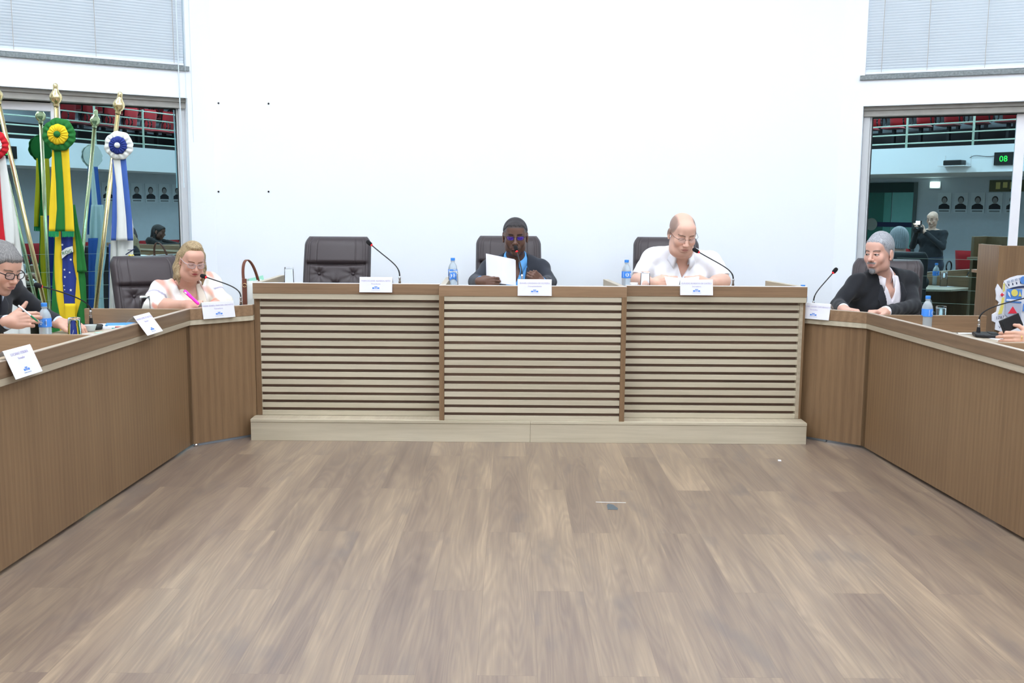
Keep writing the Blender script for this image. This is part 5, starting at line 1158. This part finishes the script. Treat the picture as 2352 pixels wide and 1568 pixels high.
pf = face_paint(Ho, (208, 162, 142), (180, 120, 112), (110, 96, 86), 'down', hairc=(104, 100, 98), hairfn=lambda x, y, z: np.clip((z-np.interp(y, [-.1, -.08, -.06, -.045, -.02, 0, .05, .12], [.068, .068-.002, .055, .030, .008, -.014, -.05, -.06]))/.012, 0, 1)*.85*(np.abs(x) < .0765), blush=.10, beard=(150, 126, 114), beardfn=lambda x, y, z: np.exp(-((x/.05)**2+((z+.085)/.035)**2))*(y < .02)*.3)
old = person_root('older man with grey hair and black glasses in dark suit, at the left edge', orgO, parts, pf)
hairshell(Ho, old, orgO, .012, [-.1, -.080, -.062, -.045, -.02, 0, .05, .12], [.066, .064, .048, .020, .005, -.020, -.052, -.06], streak(Ho, (82, 80, 80), (140, 138, 136), 50), .0009, 70, grow_top=.012)
suit(Bo, old, orgO, Lo, Ro, (28, 30, 38), (206, 222, 246), OPEN, LAP, seed=8, cuff=.9); trousers(Bo, old, orgO, (28, 30, 38))
collar('shirt_collar', mat('light_blue_shirt', (206, 222, 246), .8), old, orgO, Bo.neck+Bo.up*.024+Bo.fw*.004, Bo.fw, Bo.up, .064, .074, h=.028, drop=.050, leaf=.045, gap=24, tilt=.04)
glasses(Ho, old, orgO, M_gblack, .0235, .0165, .0022, 3.2, -.113, M_lensc, up=.0)
a, b = atY(42, 701, 4.82), atY(88, 739, 4.86); t = thing('ballpoint_pen', 'white and green ballpoint pen in the hand of the older man at the left', 'pen', b); d = b-a
MB().tube([-d, -d*.98, -d*.38], [.002, .0045, .0045], 10).build('barrel', M_white, t); MB().tube([-d*.38, -d*.08, V((0, 0, 0))], [.0047, .0045, .001], 10).build('grip', mat('green_grip', (20, 130, 84), .4), t)
# ---------------------------------------------------------------- man cut off by the right edge, holding a phone
Hr = Head((3.30, 5.05, 1.16), -75, 15, 0, 1.05); Hr.gaze = 0
Br = Body((3.20, 5.30, 1.00), (3.22, 4.86, 1.00), (3.40, 5.10, .50), .12, .02, neck=(3.20, 5.08, 1.05))
hw = arrv(atY(2372, 779, 5.18)); Lr = ((3.02, 4.80, .82), hw); Rr_ = ((3.10, 5.50, .84), (2.86, 5.35, .80)); hw[2] = max(hw[2], .785)
parts = skin_base(Br, Hr, Rr_, Lr, hc=.004)
hp, _ = hand_part(*Lr, lambda f: hand(f, hw, (-.97, .10, .02), (.0, .35, .9), (-.05, -1, .2), ((30, 30, 16), (30, 32, 18), (32, 34, 20), (36, 36, 20)), thumb=((.018, .028, -.008), (.040, .050, -.012), (.060, .066, -.018), (.078, .070, -.026)), s=1.05)); parts.append(hp)
orgR = (3.25, 5.10, 0)
edge = person_root('man cut off by the right edge of the photo, his hand holding a black phone', orgR, parts, face_paint(Hr, (206, 160, 138), (170, 112, 104), (40, 32, 30), 'down'))
hairshell(Hr, edge, orgR, .009, [-.1, -.080, -.062, -.045, -.02, 0, .05, .12], [.064, .060, .045, .020, .005, -.020, -.052, -.06], streak(Hr, (24, 20, 20), (44, 38, 36), 40), .001, 50, h=.004)
suit(Br, edge, orgR, Rr_, Lr, (28, 30, 40), (120, 160, 220), OPEN, LAP, seed=11, h=.008, cuff=.86); trousers(Br, edge, orgR, (28, 30, 40))
Mr = frame(V(hw+np.array([-.064, -.004, .006])), (0, 1, .15), z=(-1, .05, 0)); g = MB().tube([(.0112*math.cos(x), .0135*math.sin(x), 0) for x in [2*PI*k/20 for k in range(21)]], .0018, 6, caps=False); g.v = [tuple(Mr @ V(v)-V(orgR)) for v in g.v]; g.build('wedding_ring', mat('gold', (240, 214, 120), .2, metal=1), edge, smooth=True)
ctr = atY(2322, 742, 5.24); Mp = frame((0, 0, 0), (.92, .1, .36), z=(-.25, .95, -.1) if False else (.15, -.95, .2)); t = thing('mobile_phone', 'black mobile phone held upright at the right edge of the photo', 'phone', ctr)
MB().box(-.062, .062, -.036, .036, -.005, .005, M=Mp).build('phone_body', M_black, t, bevel=.004, seg=3)
for k in range(3): MB().lathe([(.0065, 0), (.0065, .0018), (0, .0018)], 14, M=Mp @ Matrix.Translation((-.045, .022-.0001-k*.017, .005)), cap1=False).build('camera_lens', M_gasket, t)
# ================================================================== FLAGS
M_brass = mat('polished_brass', (236,220,168), .25, metal=1); M_fg = mat('flag_green', (30,112,46), .85); M_fy = mat('flag_yellow', (232,200,34), .85); M_fb = mat('flag_blue', (40,58,136), .85)
M_fw = mat('flag_white', (226,230,226), .85); M_fr = mat('flag_red', (196,26,40), .85); M_flb = mat('flag_mid_blue', (66,100,176), .85); M_fringe = mat('green_fringe', (30,150,90), .9); M_fk = mat('flag_dark_gap', (52,78,60), .9)
FM = {'g': M_fg, 'y': M_fy, 'b': M_fb, 'w': M_fw, 'r': M_fr, 'l': M_flb}
def pole(t, top, bot, org, r=.0155):
    a = V(top); b = V(bot); d = (b-a).normalized(); MB().tube([a-org, b-org], r, 14).build('pole', M_brass, t, smooth=True)
    M = frame(a-org, d.orthogonal(), z=-d)
    MB().lathe([(.017, -.01), (.021, 0), (.018, .006), (.021, .010), (.030, .018), (.0395, .038), (.040, .052), (.036, .068), (.024, .084), (.018, .098), (.0155, .110), (.017, .114), (.0155, .118), (.017, .124), (.014, .134), (.008, .140), (0, .142)], 24, M=M, cap0=False, cap1=False).build('finial', M_brass, t, smooth=True)
def rosette(t, c, org, rad, outer, inner, button, squash=(1, 1), name='rosette'):
    c = V(c)-org; N = 96
    def ring(r0, r1, m, nm, amp, y0, fold=15):
        P = []
        for i in range(7):
            s_ = i/6; r = r0+(r1-r0)*s_; row = []
            for k in range(N):
                a = 2*PI*k/N; pl = math.sin(a*fold+.6*math.sin(a*3)); e = math.sin(s_*PI*.92+.15)
                rr = r*(1+.03*math.sin(a*fold*.5+1)*s_+.02*math.sin(a*2.3)); row.append((c.x+rr*math.cos(a)*squash[0], c.y+y0-.012*e+amp*pl*(1.15-s_*.5), c.z+rr*math.sin(a)*squash[1]))
            P.append(row)
        MB().grid(P, wrap=True).build(nm, m, t, smooth=True, solid=.003)
    ring(rad*.42, rad, outer, name+'_outer_pleats', .0045, .0); ring(.01, rad*.62, inner, name+'_inner_pleats', .0045, -.016, 17)
    MB().lathe([(0, .020), (rad*.12, .018), (rad*.19, .010), (rad*.20, 0)], 24, M=Matrix.Translation((c.x, c.y-.026, c.z)) @ Matrix.Rotation(PI/2, 4, 'X'), cap0=False, cap1=False).build(name+'_button', button, t, smooth=True)
    MB().lathe([(0, .0), (rad*.9, .0), (rad*.9, .006), (0, .006)], 32, M=Matrix.Translation((c.x, c.y+.012, c.z)) @ Matrix.Rotation(PI/2, 4, 'X'), cap0=False, cap1=False).build(name+'_backing', outer, t)
def strip_cloth(t, name, org, Y, ys, cols, mats, amp=.012, nf=5, seed=0, th=.004, n=6):
    """hanging cloth of upright bands; ys = rows (px), cols = band borders (px) for every row; one part per band"""
    rows = []
    for i in range(len(ys)-1):
        m = max(2, int((ys[i+1]-ys[i])/6))
        for j in range(m+(i == len(ys)-2)):
            s_ = j/m; rows.append((ys[i]+(ys[i+1]-ys[i])*s_, [a+(b-a)*s_ for a, b in zip(cols[i], cols[i+1])]))
    for bnd in range(len(cols[0])-1):
        if mats[bnd] is None: continue
        P = []
        for y, cs in rows:
            row = []
            for k in range(n+1):
                x = cs[bnd]+(cs[bnd+1]-cs[bnd])*k/n; ph = (x-cs[0])/max(4, cs[-1]-cs[0])*2*PI*nf+seed; row.append(atY(x, y, Y+amp*math.sin(ph)*min(1, (y-ys[0])/60+.2))-org)
            P.append(row)
        MB().grid(P).build(name, FM[mats[bnd]], t, smooth=True, solid=th)
def flag(label, top, bot, name='flag_on_pole'):
    o = V((bot[0], bot[1], 0)); return thing(name, label, 'flag', o, 0, None), o
def stand(t, org, p):
    MB().lathe([(.15, 0), (.155, .012), (.14, .03), (.05, .05), (.03, .10), (.022, .30), (.022, .32)], 28, M=Matrix.Translation(V((p[0], p[1], 0))-org)).build('base', M_brass, t, smooth=True)
def ext0(a, b):
    d = b-a; return a+d*((a.z-.03)/(a.z-b.z))
# national flag, yellow and green rosette
a = atY(129, 241, 6.80); b = ext0(a, atY(147, 720, 6.86)); t, o = flag('green, yellow and blue flag with a green and yellow rosette on a brass pole', a, b); stand(t, o, b); pole(t, a, b, o)
rosette(t, atY(135.5, 309, 6.70), o, .108, M_fg, M_fy, M_fg)
strip_cloth(t, 'ribbon_band', o, 6.715, [338, 420, 480, 531], [(120, 123.5, 140, 158), (117, 129, 146, 163), (113, 131, 149, 168), (112, 127, 150, 171)], 'ygy', .004, 2, 0)
strip_cloth(t, 'ribbon_band', o, 6.73, [338, 420, 480, 531], [(139, 140, 141), (135, 137, 146), (128, 136, 142), (124, 131, 139)], 'gg', .003, 1)
for x0, x1, y in ((112, 135, 531), (142, 171, 531)):
    g = MB()
    for k in range(16):
        xx = x0+(x1-x0)*(k+.5)/16; g.tube([atY(xx, y, 6.713)-o, atY(xx+random.uniform(-.5, .5), y+13+random.uniform(-1, 1), 6.713)-o], .0022, 4)
    g.build('fringe', M_fringe, t)
strip_cloth(t, 'flag_cloth', o, 6.78, [500, 548, 600, 640, 690, 722, 790], [(126, 127, 140, 168, 172, 176), (125, 127, 140, 168, 173, 182), (123, 125, 143, 168, 178, 190), (121, 126, 143, 176, 181, 197), (119, 131, 147, 172, 186, 199), (118, 137, 150, 173, 177, 199), (118, 138, 151, 173, 177, 199)], 'gybyg', .008, 3, 1)
strip_cloth(t, 'yellow_fold', o, 6.764, [697, 712, 790], [(148, 173.5), (149, 173.5), (150, 173)], 'y', .003, 1, 0)
strip_cloth(t, 'green_fold', o, 6.76, [470, 520, 570, 625], [(168, 172), (171, 180), (175, 192), (177, 200)], 'g', .006, 2, 0)
bp = [atY(141, 577, 6.757), atY(152, 569, 6.757), atY(166, 565, 6.757), atY(168, 578, 6.757), atY(154, 584, 6.757), atY(142, 594, 6.757)]; MB().add([p-o for p in bp]+[p-o+V((0, .004, 0)) for p in bp], [(0,1,4,5), (1,2,3,4), (6,11,10,7), (7,10,9,8), (5,4,10,11), (4,3,9,10), (0,5,11,6), (2,1,7,8), (1,0,6,7), (3,2,8,9)]).build('white_band', M_fw, t)
pm = atY(155, 582.5, 6.752)-o; text('ROG', .033, Matrix.Translation(pm) @ Matrix.Rotation(R(-17), 4, 'Y') @ Matrix.Rotation(PI/2, 4, 'X'), M_fg, t, 'motto_lettering')
def star(px, py, r, Yq=6.755):
    c = atY(px, py, Yq)-o; g = MB(); v = []
    for k in range(10): a = PI/2+PI*k/5; rr = r if k % 2 == 0 else r*.40; v.append((c.x+rr*math.cos(a), c.y, c.z+rr*math.sin(a)))
    v += [(x, y+.003, z) for x, y, z in v]; g.add([(c.x, c.y, c.z)]+v, [(0, 1+k, 1+(k+1) % 10) for k in range(10)]); g.build('star', M_fw, t)
for px, py, r in ((143, 562, .010), (162.5, 596, .010), (148, 619, .009), (160, 625.5, .008), (149, 636, .009), (147, 656, .006), (148.5, 665, .006), (162.5, 666, .011)): star(px, py, r)
# blue and white flag
a = atY(271, 258, 7.05); b = ext0(a, atY(220, 705, 7.05)); t, o = flag('blue and white flag with a white and blue rosette on a leaning brass pole', a, b); stand(t, o, b); pole(t, a, b, o)
rosette(t, atY(273, 334, 6.94), o, .097, M_fw, M_fb, M_fw)
strip_cloth(t, 'ribbon_band', o, 6.955, [364, 430, 500, 552], [(258, 259.5, 276.5, 289), (259, 268, 283, 296), (257, 269, 290, 303), (255, 267, 293, 306)], 'lwl', .004, 2, 0)
strip_cloth(t, 'flag_cloth', o, 7.02, [470, 520, 600, 660, 720, 790], [(262, 270, 298), (256, 270, 306), (253, 268, 306), (252, 262, 296), (251, 262, 296), (251, 264, 300)], 'ww', .014, 3, 2)
strip_cloth(t, 'blue_fold', o, 7.04, [560, 640, 700, 790], [(250, 280), (250, 270), (250, 268), (250, 268)], 'l', .01, 2, 0)
pc = atY(300, 578, 6.985)-o; g = MB(); N = 22
g.tube([(pc.x-.035, pc.y, pc.z-.02), (pc.x+.03, pc.y, pc.z+.022)], .004, 6).tube([(pc.x-.02, pc.y, pc.z+.012), (pc.x+.02, pc.y, pc.z+.012)], .003, 6); g.build('anchor_emblem', M_ek, t); MB().tube([(pc.x-.01+.03*k/8, pc.y-.002, pc.z-.03+.008*math.sin(k)) for k in range(9)], .008, 6).build('wheat_emblem', M_ey, t)
# red and white flag at the very edge
a = atY(-4, 236, 6.70); b = ext0(a, atY(100, 690, 6.86)); t, o = flag('red and white flag with a red rosette on a brass pole at the left edge', a, b); stand(t, o, b); pole(t, a, b, o)
rosette(t, atY(-14, 333, 6.62), o, .095, M_fr, M_fw, M_fr)
strip_cloth(t, 'ribbon_band', o, 6.64, [358, 450, 520, 562], [(-30, -2, 12), (-34, 3, 26), (-36, 9, 33), (-38, 14, 33)], 'rw', .004, 2, 0)
strip_cloth(t, 'flag_cloth', o, 6.70, [420, 500, 570, 640, 700, 790], [(-30, 4, 22), (-36, 10, 38), (-40, 20, 48), (-44, 36, 58), (-44, 40, 66), (-44, 44, 72)], 'ww', .014, 3, 1)
strip_cloth(t, 'red_fold', o, 6.68, [620, 672], [(28, 40), (26, 47)], 'r', .004, 1, 0)
# ================================================================== THE PUBLIC SIDE OF THE CHAMBER (seen in the tinted glass)
FB, FT, FY = 2.30, 2.86, -6.0
def by(x): return FY-max(0, x-5)*.14
BP = [(-13, FY), (5, FY), (14, by(14))]
o = MB().prism(BP+[(14, by(14)-.15), (5, FY-.15), (-13, FY-.15)], FB, FT).prism([(-13, FY-.15), (5, FY-.15), (14, by(14)-.15), (14, -9), (-13, -9)], FB, FB+.15).build('wall_balcony_front', M_wall); struct(o)
o = MB().box(5.2, 14, -9, -7.6, 0, FB).build('wall_rear_right', M_dim); struct(o)
g = MB()
for z0_, d0, z1_ in ((2.451, .36, 2.95), (2.951, 1.75, 3.35)): g.prism([(-13, FY-d0), (5, FY-d0), (14, by(14)-d0), (14, -9), (-13, -9)], z0_, z1_)
o = g.build('floor_balcony', mat('dark_under_seats', (46,43,45), .95)); struct(o)  # dark colour stands in for the darkness beneath the seats
M_rail = mat('green_rail_paint', (206,226,210), .4)
rl = thing('balcony_railing', 'pale green steel railing along the balcony edge, reflected in both windows', 'railing', (0, FY-.08, FT))
for z in (.10, .29, .49, .69, .88): MB().tube([(-12.9, 0, z), (5, 0, z), (13.9, by(13.9)-FY, z)], .015, 8).build('rail', M_rail, rl, smooth=True)
for k in range(19): x = -12.4+k*1.45; MB().tube([(x, by(x)-FY, -.0), (x, by(x)-FY, .92)], .026, 8).build('baluster', M_rail, rl, smooth=True)
M_seat = mat('red_upholstery', (150,26,34), .9, sheen=.2); M_arm = mat('dark_armrest', (34,32,36), .5)
def red_chair():
    t = thing('auditorium_chair', 'x', 'auditorium chair', (0,0,0), 0, 'red chairs of the public gallery')
    def pad(name, w, d, h, M):
        P = []
        for i in range(9):
            v = -1+2*i/8; row = []
            for j in range(9):
                u = -1+2*j/8; e = (max(0, 1-u**6)*max(0, 1-v**6))**.5; row.append(M @ V((u*w, v*d, h*e)))
            P.append(row)
        g = MB().grid(P); g.grid([[M @ V((-1*w+2*w*j/8, v_, -h*.4*((max(0, 1-(-1+2*j/8)**6)*max(0, 1-(v_/d)**6))**.5))) for j in range(9)] for v_ in [d*(-1+2*i/8) for i in range(9)]])
        g.build(name, M_seat, t, smooth=True)
    pad('seat', .23, .22, .05, Matrix.Translation((0, .0, .43))); pad('backrest', .22, .26, .045, Matrix.Translation((0, -.24, .74)) @ Matrix.Rotation(R(-100), 4, 'X') @ Matrix.Rotation(PI, 4, 'Z'))
    MB().box(-.2, .2, -.3, -.285, .5, .98).build('back_shell', M_arm, t, bevel=.01)
    for s_ in (-1, 1): MB().tube([(s_*.27+.0*math.cos(a_), -.05+.13*math.cos(a_), .60+.13*math.sin(a_)) for a_ in [2*PI*k/20 for k in range(21)]], .016, 6).build('armrest', M_arm, t, smooth=True)
    MB().box(-.03, .03, -.1, .0, 0, .42).box(-.2, .2, -.2, .1, 0, .02).build('leg', M_arm, t); return t
rc = red_chair(); first = True
rows = [(-7.0, 2.95, [-6.4+.64*k for k in range(9)]+[6.6+.64*k for k in range(11)]), (-8.25, 3.35, [-6.1+.64*k for k in range(8)]+[6.9+.64*k for k in range(9)]), (-3.0, 0, [-2.9+.62*k for k in range(5)]+[2.3+.62*k for k in range(8)])]
desc = ['front balcony row', 'raised back row of the balcony', 'ground floor row facing the bench']
for ri, (y, z, xs) in enumerate(rows):
    for x in xs:
        c = rc if first else copy_tree(rc); first = False; c.location = (x, y+(by(x)-FY)*(z > 1)*(.3 if ri == 1 else 1), z); c.rotation_euler = (0, 0, R(-8)*(x > 5)*(z > 1)); c.scale = (1, 1, 1) if z > 1 else (.86, .86, .76); c['label'] = 'red upholstered chair with dark armrests in the '+desc[ri]; c['group'] = 'red chairs, '+desc[ri]
# portraits
M_ph = mat('photo_backing', (206,214,220), .5); M_suit = mat('portrait_suit', (44,46,54), .6); M_face = mat('portrait_face', (150,146,146), .6); M_hairp = mat('portrait_hair', (60,58,60), .6)
def portrait():
    t = thing('portrait_photo', 'framed black and white portrait of a person in a suit, one of a long row', 'portrait', (0,0,0), 0, 'row of portraits under the balcony')
    MB().box(-.165, .165, -.0, .012, -.24, .24).build('frame', M_ph, t)
    e = lambda cx, cz, rx, rz_, y0, y1, n=24: MB().add([(cx+rx*math.cos(2*PI*k/n), y, cz+rz_*math.sin(2*PI*k/n)) for y in (y0, y1) for k in range(n)], [tuple(range(n)), tuple(range(2*n-1, n-1, -1))]+[(k, (k+1) % n, n+(k+1) % n, n+k) for k in range(n)])
    e(0, .075, .072, .085, .0121, .016).build('hair', M_hairp, t); e(0, .05, .055, .075, .0161, .019).build('face', M_face, t)
    MB().add([(x, y, z) for y in (.0121, .018) for x, z in ((-.135, -.15), (.135, -.15), (.13, -.07), (.05, -.02), (-.05, -.02), (-.13, -.07))], [(0,1,2,3,4,5), (11,10,9,8,7,6), (0,6,7,1), (1,7,8,2), (2,8,9,3), (3,9,10,4), (4,10,11,5), (5,11,6,0)]).build('shoulders', M_suit, t)
    MB().box(-.12, .12, .0121, .015, -.215, -.18).build('name_plate', mat('plate_grey', (120,126,130), .5), t); return t
pt = portrait(); first = True
for k in range(8):
    c = pt if first else copy_tree(pt); first = False; c.location = (-4.05+.40*k, -8.995, 1.69)
for k in range(14):
    c = copy_tree(pt); c.location = (7.2+.42*k, -7.595, 1.80)
# glass entrance with its frame, navy bar and round sticker
d = bpy.data.objects.new('door_1', None); COL.objects.link(d); d['kind'] = 'structure'
M_tg = mat('teal_glass', (96,168,156), .15); M_tg2 = mat('teal_glass_dark', (44,112,98), .2)
MB().box(-6.5, -5.4, -8.99, -8.975, 0, 1.95).build('pane', M_tg, d); MB().box(-5.38, -4.82, -8.99, -8.975, 0, 1.95).build('pane', mat('teal_glass_pale', (130,196,190), .2), d); MB().box(-6.1, -5.6, -8.974, -8.97, .0, 1.95).build('pane_stripe', M_tg2, d)
MB().box(-6.6, -4.75, -8.99, -8.95, 1.95, 2.2).build('door_head', mat('door_head_green', (30,62,60), .4), d); MB().box(-4.82, -4.74, -8.99, -8.94, 0, 2.2).box(-6.6, -6.5, -8.99, -8.94, 0, 2.2).build('door_frame', mat('door_frame_grey', (90,104,104), .4), d)
MB().box(-6.5, -4.82, -8.969, -8.96, 1.08, 1.20).build('navy_bar', mat('navy_bar', (20,34,74), .4), d)
MB().lathe([(0, 0), (.16, 0), (.16, .004), (0, .004)], 32, M=Matrix.Translation((-5.9, -8.955, 1.14)) @ Matrix.Rotation(-PI/2, 4, 'X'), cap0=False, cap1=False).build('round_sticker', mat('sticker_grey', (146,150,142), .6), d)
# fascia gear: projector on its shelf, digital clock, cables, wall lamps
M_led = mat('green_led', (40,220,70), .4, emit=(40,230,80), es=2.0)
t = thing('projector', 'black projector on a small white shelf fixed to the balcony front', 'projector', (-2.50, FY, 2.42)); MB().box(-.19, .19, .03, .30, .02, .13).build('case', M_black, t, bevel=.02); MB().box(-.28, .28, .0, .34, 0, .018).build('shelf', M_white, t); MB().box(-.28, -.265, 0, .012, 0, .24).build('bracket', M_white, t); MB().box(.265, .28, 0, .012, 0, .24).build('bracket', M_white, t)
for x, lb in ((-1.55, 'black digital clock with green digits on the balcony front, left of centre'), (4.15, 'black digital clock on the balcony front seen beyond the red and white flag')):
    t = thing('digital_clock', lb, 'clock', (x, FY, 2.56)); MB().box(-.19, .19, .0, .06, -.13, .13).build('case', M_black, t, bevel=.005); text('80', .17, Matrix.Translation((0, .0605, -.06)) @ Matrix.Rotation(PI, 4, 'Z') @ Matrix.Rotation(PI/2, 4, 'X'), M_led, t, 'digits')
g = MB().tube(bez((-2.25, FY+.02, 2.60), (-2.1, FY+.05, 2.70), (-2.0, FY+.02, 2.58), (-1.75, FY+.02, 2.62)), .006, 5); o = g.build('power_cable', M_black, None, loc=(-2.0, FY+.02, 2.6)); tag(o, 'thin black cable between projector and clock on the balcony front', 'cable')
M_hot = mat('lamp_glow', (255,255,240), .5, emit=(255,252,235), es=14)
for p, lb in (((-4.30, -8.96, 2.13), 'small bright wall lamp right of the glass entrance'), ((12.45, -7.56, 1.62), 'small bright wall lamp below the portraits at the far right')):
    t = thing('wall_lamp', lb, 'lamp', p); MB().box(-.14, .14, -.03, .0, -.09, .09).build('housing', M_white, t); MB().box(-.11, .11, .0, .012, -.06, .06).build('bulb_window', M_hot, t)
t = thing('notice_board', 'olive plaque with gold bars hung under the balcony', 'notice board', (-2.2, -8.99, 2.05)); MB().box(-.8, .8, 0, .02, -.10, .17).build('board', mat('olive_board', (92,92,66), .5), t)
g = MB()
for k in range(5): g.box(-.65+k*.16, -.55+k*.16, .0201, .024, -.04+.03*(k % 2), .12)
g.build('gold_bars', mat('gold_paint', (214,196,120), .4), t)
# ------------------------------------------------ people seen only in the glass
def bystander(label, org, head, SL, SR, hip, L, Rr, col, skin, hairc, long=False, stand=False, cat_group='people on the public side'):
    B = Body(SL, SR, hip, .115, .015, neck=None); yaw = math.degrees(math.atan2(B.fw[0], -B.fw[1])); H = Head(head, yaw, 12, 0, 1.0); H.gaze = 0; B.neck = B.mid+B.up*.045
    L = tuple(np.array(v, float) for v in L); Rr = tuple(np.array(v, float) for v in Rr)
    parts = skin_base(B, H, L, Rr, hc=.005, legs=not stand)
    for a_ in (L, Rr): parts.append(hand_part(*a_, lambda f: hand(f, a_[1], nrm(a_[1]-a_[0]), (0, 0, 1), np.cross(nrm(a_[1]-a_[0]), (0, 0, 1)), ((40, 40, 20),)*4), h=.005)[0])
    p = mesh_obj('person', parts, M_skin, None, org, face_paint(H, skin, (150, 96, 90), (40, 32, 30), 'down')); p.location = org; tag(p, label, 'person', cat_group)
    if hairc is not None:
        ex = (lambda f: (H.cap(f, (0, .06, .0), (0, .085, -.20), .065, .05, .03), H.cap(f, (.07, .03, 0), (.08, .02, -.2), .03, .02, .02, both=True))) if long else None
        hairshell(H, p, org, .010, [-.1, -.080, -.062, -.045, -.02, 0, .05, .12], [.066, .060, .045, .020, .005, -.020, -.052, -.06] if not long else [.066, .060, .03, -.0, -.05, -.2, -.25, -.3], streak(H, hairc, tuple(min(255, c+14) for c in hairc)), .0008, 50, h=.005, extra=ex)
    f = Field(*bounds([B.SL, B.SR, B.hip, L[0], Rr[0], L[1], Rr[1]], .13), .009); B.torso(f, .012); B.arms(f, L, Rr, .002, (.054, .046, .036), .03, .95); u, fr, z = B.coords(f); f.F = np.maximum(f.F, z-.055+.0*u).astype(np.float32); wrinkle(f, .003, 1, 3)
    mesh_obj('shirt', [fnet(f, 1)], M_cloth, p, org, flatc(col))
    if stand:
        g = Field(*bounds([B.hip, B.hip-np.array([0, 0, .72])], .22), .012)
        for sg in (-1, 1): g.cap(B.hip+B.lat*.06*sg+B.up*.10, B.hip+B.lat*.09*sg, .115, .10, .05); g.cap(B.hip+B.lat*.09*sg, B.hip+B.lat*.10*sg-np.array([0, 0, .36]), .092, .07, .04); g.cap(B.hip+B.lat*.10*sg-np.array([0, 0, .36]), B.hip+B.lat*.11*sg-np.array([0, 0, B.hip[2]-.07]), .068, .05, .02); g.cap(B.hip+B.lat*.11*sg-np.array([0, 0, B.hip[2]-.05]), B.hip+B.lat*.11*sg+B.fw*.15-np.array([0, 0, B.hip[2]-.045]), .042, .038, .02)
        tr = Field(*bounds([B.hip-B.up*.1, B.hip+B.up*.1], .26), .012); B.torso(tr, .018); u, fr, z = B.coords(tr); tr.F = np.maximum(tr.F, z+.37+.0*u).astype(np.float32)
        mesh_obj('trousers', [fnet(g), fnet(tr)], M_cloth, p, org, flatc((46, 54, 72)))
    else: trousers(B, p, org, (40, 40, 46))
    return p, H
# photographer standing beside the viewpoint, seen in the right hand glass
pho, Hp = bystander('bald photographer in a dark sweater raising a camera, reflected in the right window', (-.50, -.52, 0), (-.47, -.46, 1.345), (-.29, -.50, 1.12), (-.69, -.50, 1.12), (-.49, -.54, .70), ((-.24, -.38, .90), (-.50, -.24, 1.15)), ((-.74, -.38, .90), (-.62, -.24, 1.16)), (30, 34, 40), (206, 170, 152), None, stand=True)
glasses(Hp, pho, (-.50, -.52, 0), M_gblack, .0225, .014, .0015, 2.8, -.113, None)
t = thing('camera_with_flash', 'black camera with a glowing flash in the photographer hands', 'camera', (-.57, -.20, 1.17)); MB().box(-.07, .07, -.04, .03, -.05, .05).box(-.03, .03, -.04, .02, .05, .075).build('camera_body', M_black, t, bevel=.008); MB().lathe([(.038, 0), (.04, .08), (.036, .085), (0, .085)], 20, M=Matrix.Translation((0, .03, 0)) @ Matrix.Rotation(-PI/2, 4, 'X')).build('lens', M_black, t)
MB().box(-.035, .035, -.03, .03, .085, .15).build('flash_head', M_black, t, bevel=.004); MB().box(-.03, .03, .0301, .034, .092, .143).build('flash_window', mat('flash_glow', (255,255,255), .5, emit=(240,248,255), es=60), t)
# woman in black writing at the near end of the right desk, seen in the left hand glass
bystander('long haired woman in black writing at a desk, reflected in the left window', (3.15, .02, 0), (3.18, .10, 1.02), (3.33, -.07, .87), (3.00, .10, .87), (3.10, -.06, .45), ((3.50, .12, .80), (3.52, .40, .79)), ((3.08, .36, .80), (3.32, .58, .79)), (20, 20, 22), (96, 68, 58), (22, 18, 18), True)
t = thing('writing_table', 'brown table of the woman in black, reflected in the left window', 'table', (3.66, .68, 0), R(-28)); MB().box(-.38, .5, -.24, .28, .72, .745).build('table_top', M_brownX, t)
for a_ in (-.33, .45):
    for b_ in (-.2, .24): MB().box(a_-.02, a_+.02, b_-.02, b_+.02, 0, .72).build('leg', M_alu, t)
